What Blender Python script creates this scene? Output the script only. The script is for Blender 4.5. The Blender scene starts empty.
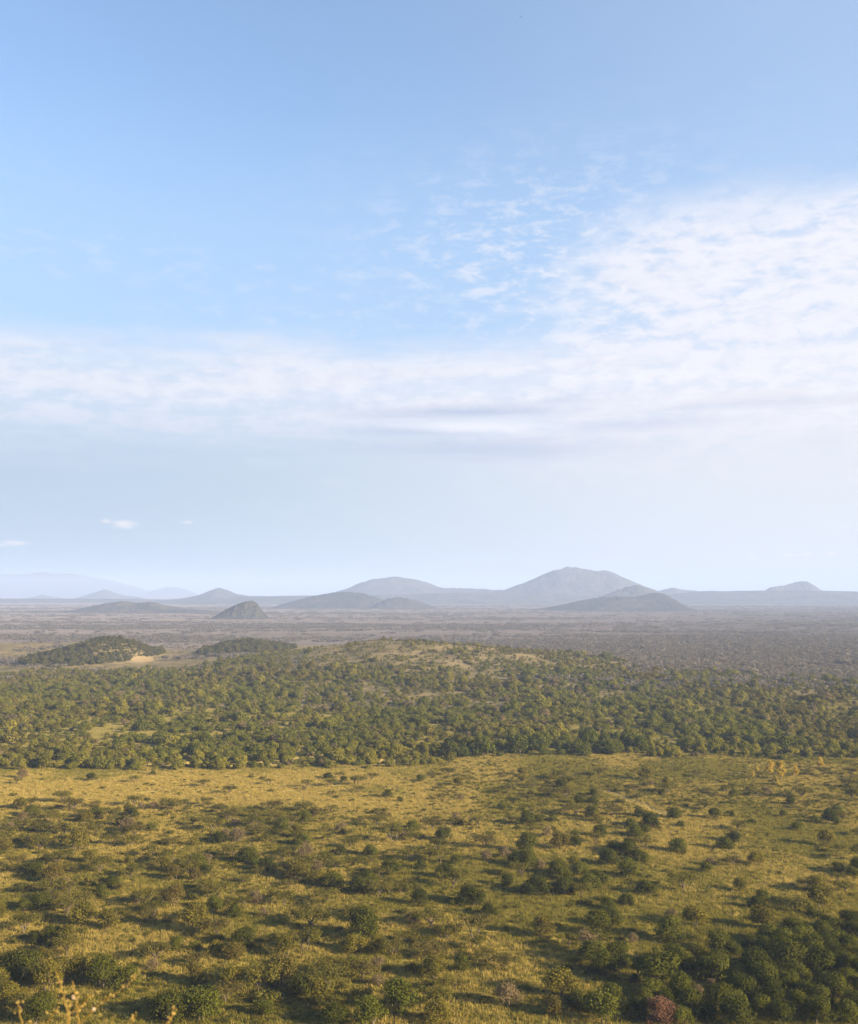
import bpy, math, random
import numpy as np
R = math.radians
rng = np.random.default_rng(7)
random.seed(7)
scene = bpy.context.scene
COL = scene.collection

# ------------------------------------------------------------------ camera
H, F, CX, CY, EYE = 80.0, 1100.0, 429.0, 512.0, 592.0
PITCH = math.atan((EYE - CY) / F)
cam_d = bpy.data.cameras.new("camera")
cam = bpy.data.objects.new("camera", cam_d)
COL.objects.link(cam)
cam.location = (0, 0, H)
cam.rotation_euler = (R(90) + PITCH, 0, 0)
cam_d.sensor_fit = 'VERTICAL'
cam_d.sensor_height = 24.0
cam_d.lens = 24.0 * F / 1024.0
cam_d.clip_start = 0.1
cam_d.clip_end = 120000
cam_d.dof.use_dof = True
cam_d.dof.focus_distance = 900
cam_d.dof.aperture_fstop = 5.5
scene.camera = cam


def ray(px, py):
    dx, dy = (px - CX) / F, (CY - py) / F
    c, s = math.cos(PITCH), math.sin(PITCH)
    return np.array([dx, c - dy * s, s + dy * c])


def at(px, py, z=0.0):
    d = ray(px, py)
    t = (z - H) / d[2]
    return np.array([d[0] * t, d[1] * t, z])


def proj(x, y, z):
    c, s = math.cos(PITCH), math.sin(PITCH)
    zz = z - H
    f = y * c + zz * s
    u = -y * s + zz * c
    return CX + F * x / f, CY - F * u / f


# ------------------------------------------------------------------ helpers
def new_obj(name, mesh, parent=None):
    o = bpy.data.objects.new(name, mesh)
    COL.objects.link(o)
    if parent is not None:
        o.parent = parent
    return o


def tag(o, label=None, cat=None, group=None, kind=None):
    if label: o['label'] = label
    if cat: o['category'] = cat
    if group: o['group'] = group
    if kind: o['kind'] = kind
    return o


def mesh_from(name, verts, faces, mat, attrs=None, smooth=False):
    me = bpy.data.meshes.new(name)
    verts = np.asarray(verts, dtype=np.float32)
    if isinstance(faces, np.ndarray):
        nf, k = faces.shape
        me.vertices.add(len(verts))
        me.vertices.foreach_set("co", verts.ravel())
        me.loops.add(nf * k)
        me.loops.foreach_set("vertex_index", faces.astype(np.int32).ravel())
        me.polygons.add(nf)
        me.polygons.foreach_set("loop_start", np.arange(0, nf * k, k, dtype=np.int32))
        me.polygons.foreach_set("use_smooth", np.full(nf, smooth, dtype=bool))
        me.update(calc_edges=True)
    else:
        me.from_pydata([tuple(map(float, v)) for v in verts], [], faces)
        if smooth:
            me.polygons.foreach_set("use_smooth", np.full(len(me.polygons), True, dtype=bool))
    if attrs:
        for n, a in attrs.items():
            at_ = me.attributes.new(n, 'FLOAT', 'POINT')
            at_.data.foreach_set("value", np.asarray(a, dtype=np.float32))
    if mat is not None:
        me.materials.append(mat)
    me.update()
    return me


def hashn(ix, iy, seed):
    h = np.sin(ix * 127.1 + iy * 311.7 + seed * 74.7) * 43758.5453
    return h - np.floor(h)


def vnoise(x, y, seed=0):
    x = np.asarray(x, float); y = np.asarray(y, float)
    ix, iy = np.floor(x), np.floor(y)
    fx, fy = x - ix, y - iy
    fx = fx * fx * (3 - 2 * fx); fy = fy * fy * (3 - 2 * fy)
    a = hashn(ix, iy, seed); b = hashn(ix + 1, iy, seed)
    c = hashn(ix, iy + 1, seed); d = hashn(ix + 1, iy + 1, seed)
    return (a + (b - a) * fx) * (1 - fy) + (c + (d - c) * fx) * fy


def fbm(x, y, seed=0, oct=4):
    s, a, t = 0, 1.0, 0
    for k in range(oct):
        s = s + a * vnoise(x * 2 ** k, y * 2 ** k, seed + k * 13)
        t += a; a *= 0.5
    return s / t


def sstep(a, b, x):
    t = np.clip((np.asarray(x, float) - a) / (b - a), 0, 1)
    return t * t * (3 - 2 * t)


# ------------------------------------------------------------------ terrain
# near mounds: (cx, cy, amp, sx, sy)
RIDGE = [(-25, 1170, 17.5, 95, 150), (-85, 1190, 8.0, 125, 150), (120, 1170, 6.5, 130, 140)]
HILL_A = [(-386, 1300, 18.5, 28, 90), (-356, 1300, 9.0, 19, 70), (-428, 1310, 4.5, 34, 100)]
HILL_B = [(-252, 1470, 10.5, 26, 90), (-215, 1470, 4.5, 30, 90)]
HILL_C = [(-585, 1520, 6.5, 45, 120)]


def bump(m, x, y):
    z = 0
    for cx, cy, a, sx, sy in m:
        z = z + a * np.exp(-((x - cx) / sx) ** 2 / 2 - ((y - cy) / sy) ** 2 / 2)
    return z


def ground_z(x, y):
    x = np.asarray(x, float); y = np.asarray(y, float)
    r = np.hypot(x, y)
    look = np.maximum(0, (H - 1.1) - 0.46 * r)                      # the lookout slope under the camera
    look = look * (1 + 0.0 * r)
    sw = (fbm(x / 420, y / 420, 3, 3) - 0.5) * 3 * sstep(750, 1300, r) * (1 - sstep(9000, 14000, r))
    return look + sw


def hills_z(x, y):
    z = 0
    for m, s in ((RIDGE, 1), (HILL_A, 2), (HILL_B, 3), (HILL_C, 4)):
        b = bump(m, x, y)
        z = z + b * (0.86 + 0.28 * fbm(np.asarray(x) / 28, np.asarray(y) / 40, 20 + s, 3))
    return z


def total_z(x, y):
    return ground_z(x, y) + hills_z(x, y)


# ------------------------------------------------------------------ node helpers
class NT:
    def __init__(s, tree):
        s.t = tree

    def n(s, typ, **kw):
        nd = s.t.nodes.new(typ)
        for k, v in kw.items():
            setattr(nd, k, v)
        return nd

    def link(s, a, b):
        s.t.links.new(a, b)

    def set(s, sock, v):
        if isinstance(v, bpy.types.NodeSocket):
            s.link(v, sock)
        elif isinstance(v, (tuple, list)) and len(v) == 3 and sock.type == 'RGBA':
            sock.default_value = (*v, 1)
        else:
            sock.default_value = v

    def m(s, op, a, b=None, c=None, clamp=False):
        nd = s.n('ShaderNodeMath', operation=op, use_clamp=clamp)
        s.set(nd.inputs[0], a)
        if b is not None: s.set(nd.inputs[1], b)
        if c is not None: s.set(nd.inputs[2], c)
        return nd.outputs[0]

    def add(s, a, b): return s.m('ADD', a, b)
    def sub(s, a, b): return s.m('SUBTRACT', a, b)
    def mul(s, a, b): return s.m('MULTIPLY', a, b)

    def step(s, x, lo, hi):
        nd = s.n('ShaderNodeMapRange', interpolation_type='SMOOTHSTEP')
        s.set(nd.inputs['Value'], x); s.set(nd.inputs['From Min'], lo); s.set(nd.inputs['From Max'], hi)
        return nd.outputs['Result']

    def mix(s, f, a, b, blend='MIX'):
        nd = s.n('ShaderNodeMix', data_type='RGBA', blend_type=blend)
        s.set(nd.inputs[0], f); s.set(nd.inputs[6], a); s.set(nd.inputs[7], b)
        return nd.outputs[2]

    def noise(s, vec, scale, detail=4, rough=0.55, dist=0.0):
        nd = s.n('ShaderNodeTexNoise')
        if vec is not None: s.link(vec, nd.inputs['Vector'])
        nd.inputs['Scale'].default_value = scale
        nd.inputs['Detail'].default_value = detail
        nd.inputs['Roughness'].default_value = rough
        nd.inputs['Distortion'].default_value = dist
        return nd.outputs['Fac']

    def xyz(s, x, y, z):
        nd = s.n('ShaderNodeCombineXYZ')
        for k, v in enumerate((x, y, z)): s.set(nd.inputs[k], v)
        return nd.outputs[0]

    def sep(s, v):
        nd = s.n('ShaderNodeSeparateXYZ'); s.link(v, nd.inputs[0])
        return nd.outputs

    def gauss(s, x, c, w):
        d = s.mul(s.sub(x, c), 1.0 / w)
        return s.m('EXPONENT', s.mul(s.mul(d, d), -1.0))


def new_mat(name):
    m = bpy.data.materials.new(name)
    m.use_nodes = True
    m.node_tree.nodes.clear()
    t = NT(m.node_tree)
    out = t.n('ShaderNodeOutputMaterial')
    return m, t, out


def leaf_mat(name, dark, light, trans=0.3, alt=None):
    """foliage: every plant takes its own shade between two greens, every spray its own tint"""
    m, t, out = new_mat(name)
    info = t.n('ShaderNodeObjectInfo')
    a = t.n('ShaderNodeAttribute', attribute_name='tint', attribute_type='GEOMETRY')
    f = t.m('ADD', t.mul(info.outputs['Random'], 0.6), t.mul(a.outputs['Fac'], 0.4), clamp=True)
    col = t.mix(f, dark, light)
    if alt:
        r2 = t.m('FRACT', t.mul(info.outputs['Random'], 17.3))
        col = t.mix(t.mul(t.step(r2, 0.62, 1.0), 0.8), col, alt)
    d = t.n('ShaderNodeBsdfDiffuse'); t.set(d.inputs['Color'], col)
    tr = t.n('ShaderNodeBsdfTranslucent'); t.set(tr.inputs['Color'], t.mix(0.35, col, (0.16, 0.15, 0.03)))
    mx = t.n('ShaderNodeMixShader'); mx.inputs[0].default_value = trans
    t.link(d.outputs[0], mx.inputs[1]); t.link(tr.outputs[0], mx.inputs[2])
    t.link(mx.outputs[0], out.inputs['Surface'])
    return m


def bark_mat(name, c1, c2):
    m, t, out = new_mat(name)
    g = t.n('ShaderNodeNewGeometry')
    n = t.noise(g.outputs['Position'], 6.0)
    d = t.n('ShaderNodeBsdfDiffuse')
    t.set(d.inputs['Color'], t.mix(n, c1, c2))
    t.link(d.outputs[0], out.inputs['Surface'])
    return m


M_ROUND = leaf_mat('dark_thorn_leaves', (0.016, 0.021, 0.004), (0.098, 0.098, 0.012), 0.15)
M_OLIVE = leaf_mat('olive_leaves', (0.085, 0.075, 0.012), (0.165, 0.135, 0.020), 0.3, (0.10, 0.075, 0.02))
M_ACACIA = leaf_mat('acacia_leaves', (0.070, 0.066, 0.012), (0.145, 0.122, 0.022), 0.3, (0.10, 0.078, 0.024))
M_SHRUB = leaf_mat('scrub_leaves', (0.055, 0.054, 0.010), (0.135, 0.118, 0.02), 0.25, (0.03, 0.042, 0.012))
M_LUSH = leaf_mat('lush_leaves', (0.065, 0.073, 0.009), (0.105, 0.108, 0.014), 0.3)
M_WOOD = leaf_mat('woodland_leaves', (0.085, 0.085, 0.012), (0.25, 0.215, 0.030), 0.38, (0.12, 0.125, 0.016))
M_FAR = leaf_mat('hazed_scrub_leaves', (0.125, 0.108, 0.088), (0.165, 0.140, 0.114), 0.35)  # grey scrub, paled towards mauve to put haze into the leaf colour
M_YEL = leaf_mat('yellow_leaves', (0.34, 0.25, 0.03), (0.48, 0.32, 0.045), 0.32)
M_GREY = leaf_mat('grey_twigs', (0.12, 0.088, 0.045), (0.17, 0.125, 0.062), 0.1)
M_PINK = leaf_mat('pink_twigs', (0.125, 0.064, 0.038), (0.165, 0.085, 0.050), 0.1)
M_BARK = bark_mat('bark', (0.085, 0.065, 0.042), (0.15, 0.12, 0.085))
M_GRASSB = leaf_mat('green_grass_blades', (0.12, 0.112, 0.017), (0.28, 0.232, 0.042), 0.4)
M_GRASSD = leaf_mat('dry_grass_blades', (0.27, 0.210, 0.048), (0.48, 0.355, 0.095), 0.4)


# ------------------------------------------------------------------ plants
def rand_unit(n, g):
    v = g.normal(size=(n, 3))
    return v / np.linalg.norm(v, axis=1, keepdims=True)


def leaves(g, clumps, n, size, inner=0.55, aspect=0.6, up=0.25, rnd=0.9):
    """small bent sprays spread through a set of ellipsoid clumps; returns verts, quads, tint"""
    w = np.array([c[1][0] * c[1][1] + c[1][0] * c[1][2] for c in clumps]) ** 0.9
    w /= w.sum()
    idx = g.choice(len(clumps), n, p=w)
    cen = np.array([c[0] for c in clumps])[idx]
    rad = np.array([c[1] for c in clumps])[idx]
    ct = g.random(len(clumps))[idx]
    u = rand_unit(n, g)
    rr = inner + (1.08 - inner) * g.random(n) ** 0.7
    p = cen + u * rad * rr[:, None]
    p[:, 2] = np.maximum(p[:, 2], 0.02)
    nrm = u / rad
    nrm /= np.linalg.norm(nrm, axis=1, keepdims=True)
    nrm = nrm + rnd * rand_unit(n, g)
    nrm[:, 2] += up
    nrm /= np.linalg.norm(nrm, axis=1, keepdims=True)
    t1 = np.cross(nrm, rand_unit(n, g))
    t1 /= np.linalg.norm(t1, axis=1, keepdims=True) + 1e-9
    t2 = np.cross(nrm, t1)
    s = size * (0.6 + 0.8 * g.random(n))[:, None]
    a = t1 * s; b = t2 * s * aspect
    k = (0.5 + 0.5 * g.random(n))[:, None]
    v = np.stack([p - a * 0.6, p - b * k, p + a * 0.7, p + b], axis=1).reshape(-1, 3)
    f = np.arange(n * 4).reshape(-1, 4)
    tint = np.repeat(np.clip(0.55 * ct + 0.45 * g.random(n), 0, 1), 4)
    return v, f, tint


def tube(path, radii, seg=6):
    path = np.asarray(path, float)
    vs, fs = [], []
    for i, (p, r) in enumerate(zip(path, radii)):
        d = path[min(i + 1, len(path) - 1)] - path[max(i - 1, 0)]
        d /= np.linalg.norm(d) + 1e-9
        a = np.cross(d, [0.3, 0.9, 0.2]); a /= np.linalg.norm(a) + 1e-9
        b = np.cross(d, a)
        for k in range(seg):
            th = 2 * math.pi * k / seg
            vs.append(p + r * (a * math.cos(th) + b * math.sin(th)))
        if i:
            o = (i - 1) * seg
            for k in range(seg):
                fs.append((o + k, o + (k + 1) % seg, o + seg + (k + 1) % seg, o + seg + k))
    return np.array(vs), np.array(fs)


def merge(parts):
    V, Fc, o = [], [], 0
    for v, f in parts:
        V.append(v); Fc.append(np.asarray(f) + o); o += len(v)
    return np.concatenate(V), np.concatenate(Fc)


def trunk_mesh(g, name, tips, h0, r0, stems=1, seg=6):
    """a tapered trunk (or several) forking into limbs that reach the clump centres"""
    parts = []
    heads = []
    for s in range(stems):
        off = np.array([g.normal() * 0.18, g.normal() * 0.18, 0]) * (stems > 1)
        top = np.array([g.normal() * 0.15 + off[0] * 2, g.normal() * 0.15 + off[1] * 2, h0])
        mid = top * 0.5 + off * 0.5 + np.array([g.normal() * 0.08, g.normal() * 0.08, 0])
        parts.append(tube([off + (0, 0, -0.35), off, mid, top], [r0 * 1.35, r0 * 1.1, r0 * 0.85, r0 * 0.7], seg))
        heads.append(top)
    for t in tips:
        b = heads[int(np.argmin([np.hypot(*(t[:2] - h[:2])) for h in heads]))]
        m = b * 0.5 + np.asarray(t) * 0.5 + np.array([0, 0, 0.12 * np.linalg.norm(np.asarray(t) - b)])
        parts.append(tube([b, m, t], [r0 * 0.6, r0 * 0.38, r0 * 0.12], 5))
    v, f = merge(parts)
    return mesh_from(name, v, f, M_BARK, smooth=True)


def round_clumps(g, W, Ht, base, n, rs=(0.17, 0.27)):
    out = []
    for i in range(n):
        a = g.random() * 2 * math.pi
        e = math.asin(g.random() ** 0.8)
        r = 0.30 * W * (0.75 + 0.35 * g.random())
        x, y = r * math.cos(e) * math.cos(a), r * math.cos(e) * math.sin(a)
        z = base + (Ht - base) * (0.16 + 0.60 * math.sin(e) * (0.85 + 0.3 * g.random()))
        s = W * (rs[0] + (rs[1] - rs[0]) * g.random())
        out.append(((x, y, z), (s, s, s * 0.72)))
    out.append(((0, 0, base + (Ht - base) * 0.42), (W * 0.30, W * 0.30, (Ht - base) * 0.40)))
    return out


def tips_of(g, cl, n):
    k = g.choice(len(cl) - 1, min(n, len(cl) - 1), replace=False)
    return [np.array(cl[i][0]) for i in k]


class Kind:
    def __init__(s):
        s.parts = []      # (trunk mesh, crown mesh)
        s.single = []     # crown and trunk in one mesh, for those only a few pixels wide


def single_mesh(name, crown, trunk, mat):
    a = [crown]
    n1 = len(crown.vertices); n2 = len(trunk.vertices)
    v = np.empty((n1 + n2) * 3, np.float32)
    tmp = np.empty(n1 * 3, np.float32); crown.vertices.foreach_get("co", tmp); v[:n1 * 3] = tmp
    tmp = np.empty(n2 * 3, np.float32); trunk.vertices.foreach_get("co", tmp); v[n1 * 3:] = tmp
    f1 = np.empty(len(crown.loops), np.int32); crown.loops.foreach_get("vertex_index", f1)
    f2 = np.empty(len(trunk.loops), np.int32); trunk.loops.foreach_get("vertex_index", f2)
    f = np.concatenate([f1.reshape(-1, 4), f2.reshape(-1, 4) + n1])
    tint = np.zeros(n1 + n2, np.float32)
    tt = np.empty(n1, np.float32); crown.attributes['tint'].data.foreach_get("value", tt); tint[:n1] = tt
    me = mesh_from(name, v.reshape(-1, 3), f, mat, {'tint': tint})
    me.materials.append(M_BARK)
    mi = np.zeros(len(f), np.int32); mi[len(f1) // 4:] = 1
    me.polygons.foreach_set("material_index", mi)
    return me


def build_kind(name, mat, variants, fn):
    k = Kind()
    for i in range(variants):
        g = np.random.default_rng(hash_name(name) + i * 31)
        cl, nl, sz, inner, tips, h0, r0, stems, kw = fn(g)
        v, f, t = leaves(g, cl, nl, sz, inner, **kw)
        cm = mesh_from(name + '_crown', v, f, mat, {'tint': t})
        tm = trunk_mesh(g, name + '_trunk', tips, h0, r0, stems)
        v, f, t = leaves(g, cl, nl if name in ('woodland_tree', 'dark_edge_tree') else max(nl // 3, 260), sz * (1.0 if name in ('woodland_tree', 'dark_edge_tree') else 1.5), inner, **kw)
        c2 = mesh_from(name + '_small', v, f, mat, {'tint': t})
        k.parts.append((tm, cm))
        k.single.append(single_mesh(name + '_whole', c2, tm, mat))
    return k


def hash_name(n):
    return sum((i + 1) * ord(c) for i, c in enumerate(n))


def f_round(g):                                                   # W = 6 m, a dense dome nearly down to the ground
    hh = 4.0 + 0.9 * g.random()
    cl = round_clumps(g, 6.0, hh, 0.25 + 0.5 * g.random(), 17)
    for c in range(3):
        a = g.random() * 6.28
        cl.insert(0, ((2.1 * math.cos(a), 2.1 * math.sin(a), 0.9 + 0.6 * g.random()), (1.1, 1.1, 0.8)))
    return cl, 4200, 0.19, 0.62, tips_of(g, cl, 6), 1.1, 0.17, 2, {'rnd': 0.6}


def f_olive(g):                                                   # softer, feathery, sometimes on visible stems
    hh = 4.2 + 1.0 * g.random()
    cl = round_clumps(g, 6.0, hh, 0.5 + 0.5 * g.random(), 16, (0.13, 0.25))
    return cl, 3000, 0.20, 0.38, tips_of(g, cl, 9), 1.0, 0.12, 3, {'rnd': 0.85}


def f_acacia(g):                                                  # flat umbrella on a forked trunk
    cl = []
    hc = 2.1 + 0.9 * g.random()
    for i in range(15):
        a = g.random() * 6.28; r = 2.6 * math.sqrt(g.random())
        s = 0.75 + 0.55 * g.random()
        cl.append(((r * math.cos(a) * 1.05, r * math.sin(a), hc + 0.35 * g.random() - 0.05 * r * r * 0.6 * g.random()), (s, s, 0.45 + 0.3 * g.random())))
    cl.append(((0, 0, hc), (1.2, 1.2, 0.4)))
    return cl, 1700, 0.18, 0.3, tips_of(g, cl, 10), hc * 0.30, 0.14, 1 + int(g.random() < 0.45), {'rnd': 1.0, 'up': 0.8}


def f_shrub(g):                                                   # W = 3 m
    cl = []
    for i in range(8):
        a = g.random() * 6.28; r = 1.1 * math.sqrt(g.random())
        s = 0.45 + 0.4 * g.random()
        cl.append(((r * math.cos(a), r * math.sin(a), 0.35 + 0.55 * g.random()), (s, s, s * 0.7)))
    cl.append(((0, 0, 0.5), (0.7, 0.7, 0.5)))
    return cl, 800, 0.16, 0.4, tips_of(g, cl, 5), 0.25, 0.05, 2, {'rnd': 1.1}


def f_wood(g):                                                    # W = 8 m
    hh = 4.8 + 1.6 * g.random()
    cl = round_clumps(g, 8.0, hh, 0.1 + 0.4 * g.random(), 16, (0.13, 0.23))
    return cl, 1500, 0.42, 0.55, tips_of(g, cl, 6), 1.9, 0.2, 2, {'rnd': 0.65}


def f_yellow(g):
    hh = 6.0 + 1.2 * g.random()
    cl = round_clumps(g, 5.0, hh, 0.9, 13, (0.13, 0.22))
    return cl, 1400, 0.26, 0.4, tips_of(g, cl, 7), 1.6, 0.14, 1, {'rnd': 1.2}


KINDS = {
    'R': build_kind('round_tree', M_ROUND, 6, f_round),
    'O': build_kind('olive_bush', M_OLIVE, 5, f_olive),
    'U': build_kind('umbrella_acacia', M_ACACIA, 7, f_acacia),
    'S': build_kind('low_shrub', M_SHRUB, 5, f_shrub),
    'L': build_kind('green_bush', M_LUSH, 3, f_olive),
    'W': build_kind('woodland_tree', M_WOOD, 6, f_wood),
    'V': build_kind('dark_edge_tree', leaf_mat('dark_edge_leaves', (0.045, 0.055, 0.008), (0.115, 0.118, 0.016), 0.3), 4, f_wood),
    'Y': build_kind('yellow_tree', M_YEL, 3, f_yellow),
}
BASEW = {'R': 6.0, 'O': 6.2, 'U': 6.2, 'S': 3.0, 'L': 6.2, 'W': 8.0, 'V': 7.0, 'Y': 5.0, 'G': 5.0, 'P': 6.0}
def f_bare(g):                                                    # W = 5 m, thin dry sprays, see-through
    cl = round_clumps(g, 5.0, 3.2 + 0.8 * g.random(), 0.15, 15, (0.12, 0.2))
    return cl, 2300, 0.26, 0.15, tips_of(g, cl, 12), 0.5, 0.07, 3, {'aspect': 0.16, 'rnd': 1.6}


def f_pink(g):
    cl = round_clumps(g, 6.0, 4.0, 0.1, 26, (0.11, 0.17))
    return cl, 5200, 0.24, 0.3, tips_of(g, cl, 16), 0.5, 0.08, 3, {'aspect': 0.2, 'rnd': 1.4}


KINDS['G'] = build_kind('bare_bush', M_GREY, 4, f_bare)
KINDS['P'] = build_kind('pink_bush', M_PINK, 1, f_pink)
NAME = {'R': 'round_tree', 'O': 'olive_bush', 'U': 'umbrella_acacia', 'S': 'low_shrub', 'L': 'green_bush', 'W': 'woodland_tree', 'V': 'woodland_tree',
        'Y': 'yellow_tree', 'G': 'dry_bush', 'P': 'pink_bush'}
CAT = {'R': 'tree', 'O': 'bush', 'U': 'acacia', 'S': 'shrub', 'L': 'bush', 'W': 'tree', 'V': 'tree', 'Y': 'tree', 'G': 'bush', 'P': 'bush'}
GROUP = {'R': 'dark round trees dotted over the plain', 'O': 'olive bushes on the plain', 'U': 'flat-topped acacias on the plain',
         'S': 'low shrubs scattered in the grass', 'L': 'bright green bushes', 'W': 'trees along the woodland edge', 'V': 'tall dark trees along the woodland edge',
         'Y': 'yellow trees at the end of the clearing', 'G': 'dry grey-brown bushes on the plain', 'P': None}
NOUN = {'R': 'dark green round-topped tree', 'O': 'feathery olive bush', 'U': 'flat-topped olive acacia', 'S': 'low scrubby shrub',
        'L': 'bright green leafy bush', 'W': 'olive-green woodland tree', 'V': 'dark woodland tree', 'Y': 'yellow-leaved tree', 'G': 'dry grey-brown bush', 'P': 'pinkish bush'}

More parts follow.
